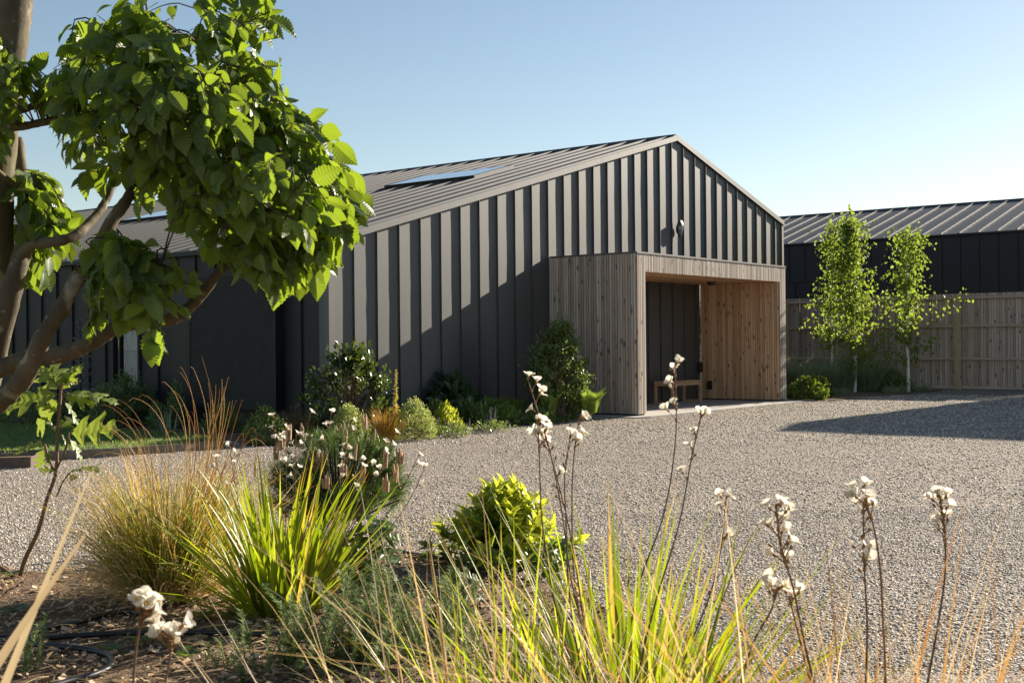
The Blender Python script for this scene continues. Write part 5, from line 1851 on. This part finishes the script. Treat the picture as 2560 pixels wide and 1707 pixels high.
# oak leaved hydrangeas
def lobed_t():
    """five lobed leaf outline, veins pleated; length 1"""
    k_ = 33
    u = np.linspace(0, 1, k_)
    env = 0.42 * np.sin(np.pi * np.clip(u, 0, 1) ** 0.8) ** 0.7
    lob = 0.62 + 0.38 * np.cos(2 * np.pi * (u * 3.0 - 0.55))
    teeth = 1 + 0.05 * np.where(np.arange(k_) % 2 == 0, 1, -1)
    half = env * lob * teeth
    half[0], half[-1] = 0.02, 0.0
    pl = 0.016 * np.where(np.arange(k_) % 4 < 2, 1, -1)
    z = -0.22 * u ** 2
    L = np.stack([-half, u + 0.22 * (half / 0.42) - 0.08, z + 0.12 * half + pl - 0.5 * half ** 2], -1)
    L[0, 1], L[-1, 1] = 0, 1
    H_ = np.stack([-half * 0.5, u + 0.10 * (half / 0.42) - 0.04, z + 0.10 * half - pl], -1)
    H_[0, 1], H_[-1, 1] = 0, 1
    Mi = np.stack([0 * u, u, z], -1)
    v = np.concatenate([L, H_, Mi, H_ * np.array([-1, 1, 1]), L * np.array([-1, 1, 1])])
    i = np.arange(k_ - 1)
    f = np.concatenate([np.stack([i + k_ * q, i + k_ * (q + 1), i + k_ * (q + 1) + 1, i + k_ * q + 1], -1) for q in range(4)])
    return v, f


OV, OF_ = lobed_t()
hb = gnd(48, 1450)
hd_ = depth(hb)
hyd = thing("oakleaf_hydrangea", "tall single stemmed plant with lobed yellow green leaves at the left", "plant", hb)
m = MB()
path = curve([hb] + [at(x, y, hd_) for x, y in ((62, 1400), (95, 1330), (120, 1240), (138, 1190), (143, 1100), (149, 1020), (154, 950))], 6)
m.tube(path, np.linspace(0.014, 0.007, len(path)), 8, wob=0.06)
m.tube(curve([at(143, 1170, hd_), at(165, 1120, hd_), at(172, 1080, hd_)], 5), 0.006, 6)
m.tube(curve([at(143, 1190, hd_), at(120, 1140, hd_), at(112, 1110, hd_)], 5), 0.006, 6)
m.tube(curve([at(142, 1240, hd_), at(160, 1200, hd_), at(175, 1180, hd_)], 5), 0.005, 6)
m.tube(curve([hb, at(20, 1430, hd_), at(-40, 1390, hd_)], 5), 0.012, 6)
m.build("stem", M_STEMB, hyd)
for ax_, ay_, tx, ty, wd in [(150, 985, 30, 1000, 1.0), (150, 975, 100, 925, .9), (152, 975, 140, 908, .9), (155, 975, 185, 925, .9), (158, 985, 272, 985, 1.0), (158, 990, 225, 1000, .9), (150, 1000, 84, 1058, .9), (158, 1000, 200, 1052, .8), (112, 1110, 48, 1115, 1.0), (112, 1120, 95, 1162, .9), (172, 1080, 262, 1066, 1.0), (172, 1095, 208, 1140, .8),
                               (146, 1085, 118, 1045, .8), (150, 1070, 190, 1042, .8), (118, 1130, 122, 1150, .8), (142, 1175, 104, 1172, .7), (175, 1180, 228, 1162, .7), (175, 1185, 190, 1200, .7), (148, 1030, 108, 1010, .8), (160, 960, 170, 915, .9), (150, 1080, 170, 1110, .8)]:
    m = MB()
    dz = rng.normal() * 0.06
    a_, e = at(ax_, ay_, hd_), at(tx, ty, hd_ + dz)
    L = np.linalg.norm(e - a_)
    pe = a_ + (e - a_) * 0.12
    m.tube([a_, pe], [0.003, 0.002], 5, 1)
    nr = norm(0.75 * UP - 0.55 * FW + 0.45 * rdir(1)[0])
    m.scatter(OV * np.array([1.05 * wd, 1, 1]), OF_, pe[None], (e - a_)[None], nr[None], L * 1.15, 0, None, None, True)
    m.build("leaf", [M_HYDR, M_STEMB], hyd)
m = MB()
p = at(170, 955, hd_)
q = p + rdir(90) * np.array([0.06, 0.06, 0.03]) * rng.random((90, 1))
put_s(m, leaf_s(0.9, 0.1, 0), q, rdir(90) + UP, rdir(90), 0.014)
m.build("flower_buds", M_VARI, hyd)


def crinkled(label, px, py, top, d, n_, wpx):
    b = gnd(px, py) if d is None else at(px, 853.5, d) * np.array([1, 1, 0])
    dd = depth(b)
    t = thing("crinkled_hydrangea", label, "plant", b, "young crinkle leaved plants in the near bed")
    H = at(px, top, dd)[2]
    m = MB()
    m.tube(bez(b, b + UP * H * 0.5 - RT * 0.02, b + UP * H - RT * 0.05, 8), np.linspace(0.011, 0.007, 8), 8)
    m.build("stem", M_STEMB, t)
    R_ = px2m(wpx, dd) / 2
    m = MB()
    u = np.linspace(0.25, 1.0, n_)
    a = np.arange(n_) * 2.4 + rng.random()
    pos = b + UP * (H * u)[:, None]
    o_ = np.stack([np.cos(a), np.sin(a), 0.25 + 0 * a], -1)
    L = R_ * rng.uniform(0.75, 1.15, n_)
    m.scatter(OV * np.array([1.35, 1, 1.5]), OF_, pos, norm(o_ - 0.25 * UP), norm(UP + 0.5 * o_ - 0.4 * FW + 0.3 * rdir(n_)), L, 0, None, None, True)
    m.build("leaves", M_HYDD, t)


crinkled("taller crinkled dark leaved plant right of the lime strappy clump", 925, 1500, 1300, None, 14, 190)
crinkled("shorter crinkled dark leaved plant in front of the lime shrub", 1135, 1570, 1440, None, 11, 150)


def rosemary(label, px, py, n_, Lr, R_):
    b = gnd(px, py)
    t = thing("rosemary_plant", label, "herb", b, "young rosemary plants in the near bed")
    m, s = MB(), MB()
    for i in range(n_):
        p0 = b + np.append(rng.normal(size=2) * R_, 0)
        o_ = norm(UP + np.append(rng.normal(size=2) * 0.35, 0))
        L = rng.uniform(*Lr)
        c_ = bez(p0, p0 + UP * L * 0.4 + o_ * 0.1 * L, p0 + o_ * L, 8)
        s.tube(c_, np.linspace(0.003, 0.0015, 8), 5)
        k_ = int(L * 800)
        u = rng.random(k_)
        p = c_[0] + (c_[-1] - c_[0]) * u[:, None]
        a = rng.random(k_) * 6.283
        rd = np.stack([np.cos(a), np.sin(a), 0 * a], -1)
        put_s(m, leaf_s(0.17, 0.1, 0.15), p, norm(rd + 0.75 * UP), norm(UP + 0.3 * rdir(k_)), rng.uniform(0.018, 0.034, k_))
    m.build("needles", M_ROSE, t)
    s.build("stems", M_STEMG, t)


rosemary("bushy rosemary at the bottom left of centre between the hose and the strappy leaves", 955, 1650, 80, (0.16, 0.40), 0.14)
rosemary("single upright rosemary sprig at the bottom left beside the hose", 72, 1690, 4, (0.2, 0.32), 0.03)
rosemary("small rosemary sprigs below the lime strappy clump", 700, 1690, 16, (0.14, 0.28), 0.07)
rosemary("tiny rosemary sprig in the mulch right of the white flower cluster", 540, 1680, 3, (0.08, 0.14), 0.03)

# small seedlings on the mulch
for lab, x, y in (("round leaved seedling at the foot of the tawny grass", 508, 1545), ("flat green seedling beside the black hose", 285, 1625), ("green weed at the left edge below the flax blades", 30, 1530), ("light green weed between the two lower hoses", 360, 1605), ("green weed on the mulch just left of the rosemary bush", 800, 1660), ("green seedling at the far left edge of the mulch", 25, 1440), ("yellow green seedling under the strappy clump right of its foot", 800, 1610), ("pair of broad leaves on the mulch left of the strappy clump", 470, 1640)):
    b = gnd(x, y, 0.03)
    t = thing("seedling", lab, "plant", b, "seedlings in the mulch")
    m = MB()
    k_ = 7
    a = np.arange(k_) * 2.4
    put_s(m, leaf_s(0.6, 0.1, 0.1), np.tile(b, (k_, 1)), np.stack([np.cos(a), np.sin(a), 0.45 + 0 * a], -1), np.tile(UP, (k_, 1)), rng.uniform(0.05, 0.09, k_))
    m.build("leaves", M_LIMED, t)


# irrigation hose
def hose(label, pts, r_=0.0125):
    c_ = curve([gnd(x, y, 0.02 + r_ + 0.004) + UP * rng.uniform(0, 0.006) for x, y in pts], 8)
    m = MB()
    m.tube(c_, r_, 12)
    tag(m.build("irrigation_hose", M_HOSE), label, "hose", "black irrigation hoses on the mulch")


hose("upper black hose curving from the left edge up towards the tawny grass", [(-60, 1598), (50, 1590), (120, 1572), (190, 1558), (250, 1540), (300, 1530), (380, 1540)])
hose("straight black hose crossing the mulch below the tawny grass and the strappy clump", [(-60, 1608), (60, 1601), (170, 1592), (300, 1583), (480, 1582), (640, 1586), (800, 1590), (960, 1592), (1120, 1588), (1300, 1570), (1420, 1545)])
hose("lowest black hose looping back to the bottom edge", [(-40, 1607), (60, 1612), (150, 1618), (230, 1626), (274, 1642), (280, 1660), (262, 1676), (220, 1692), (170, 1706), (110, 1724)])
hose("short black hose at the gravel edge right of the pine", [(985, 1376), (1030, 1384), (1080, 1393), (1130, 1402), (1190, 1416)], 0.010)
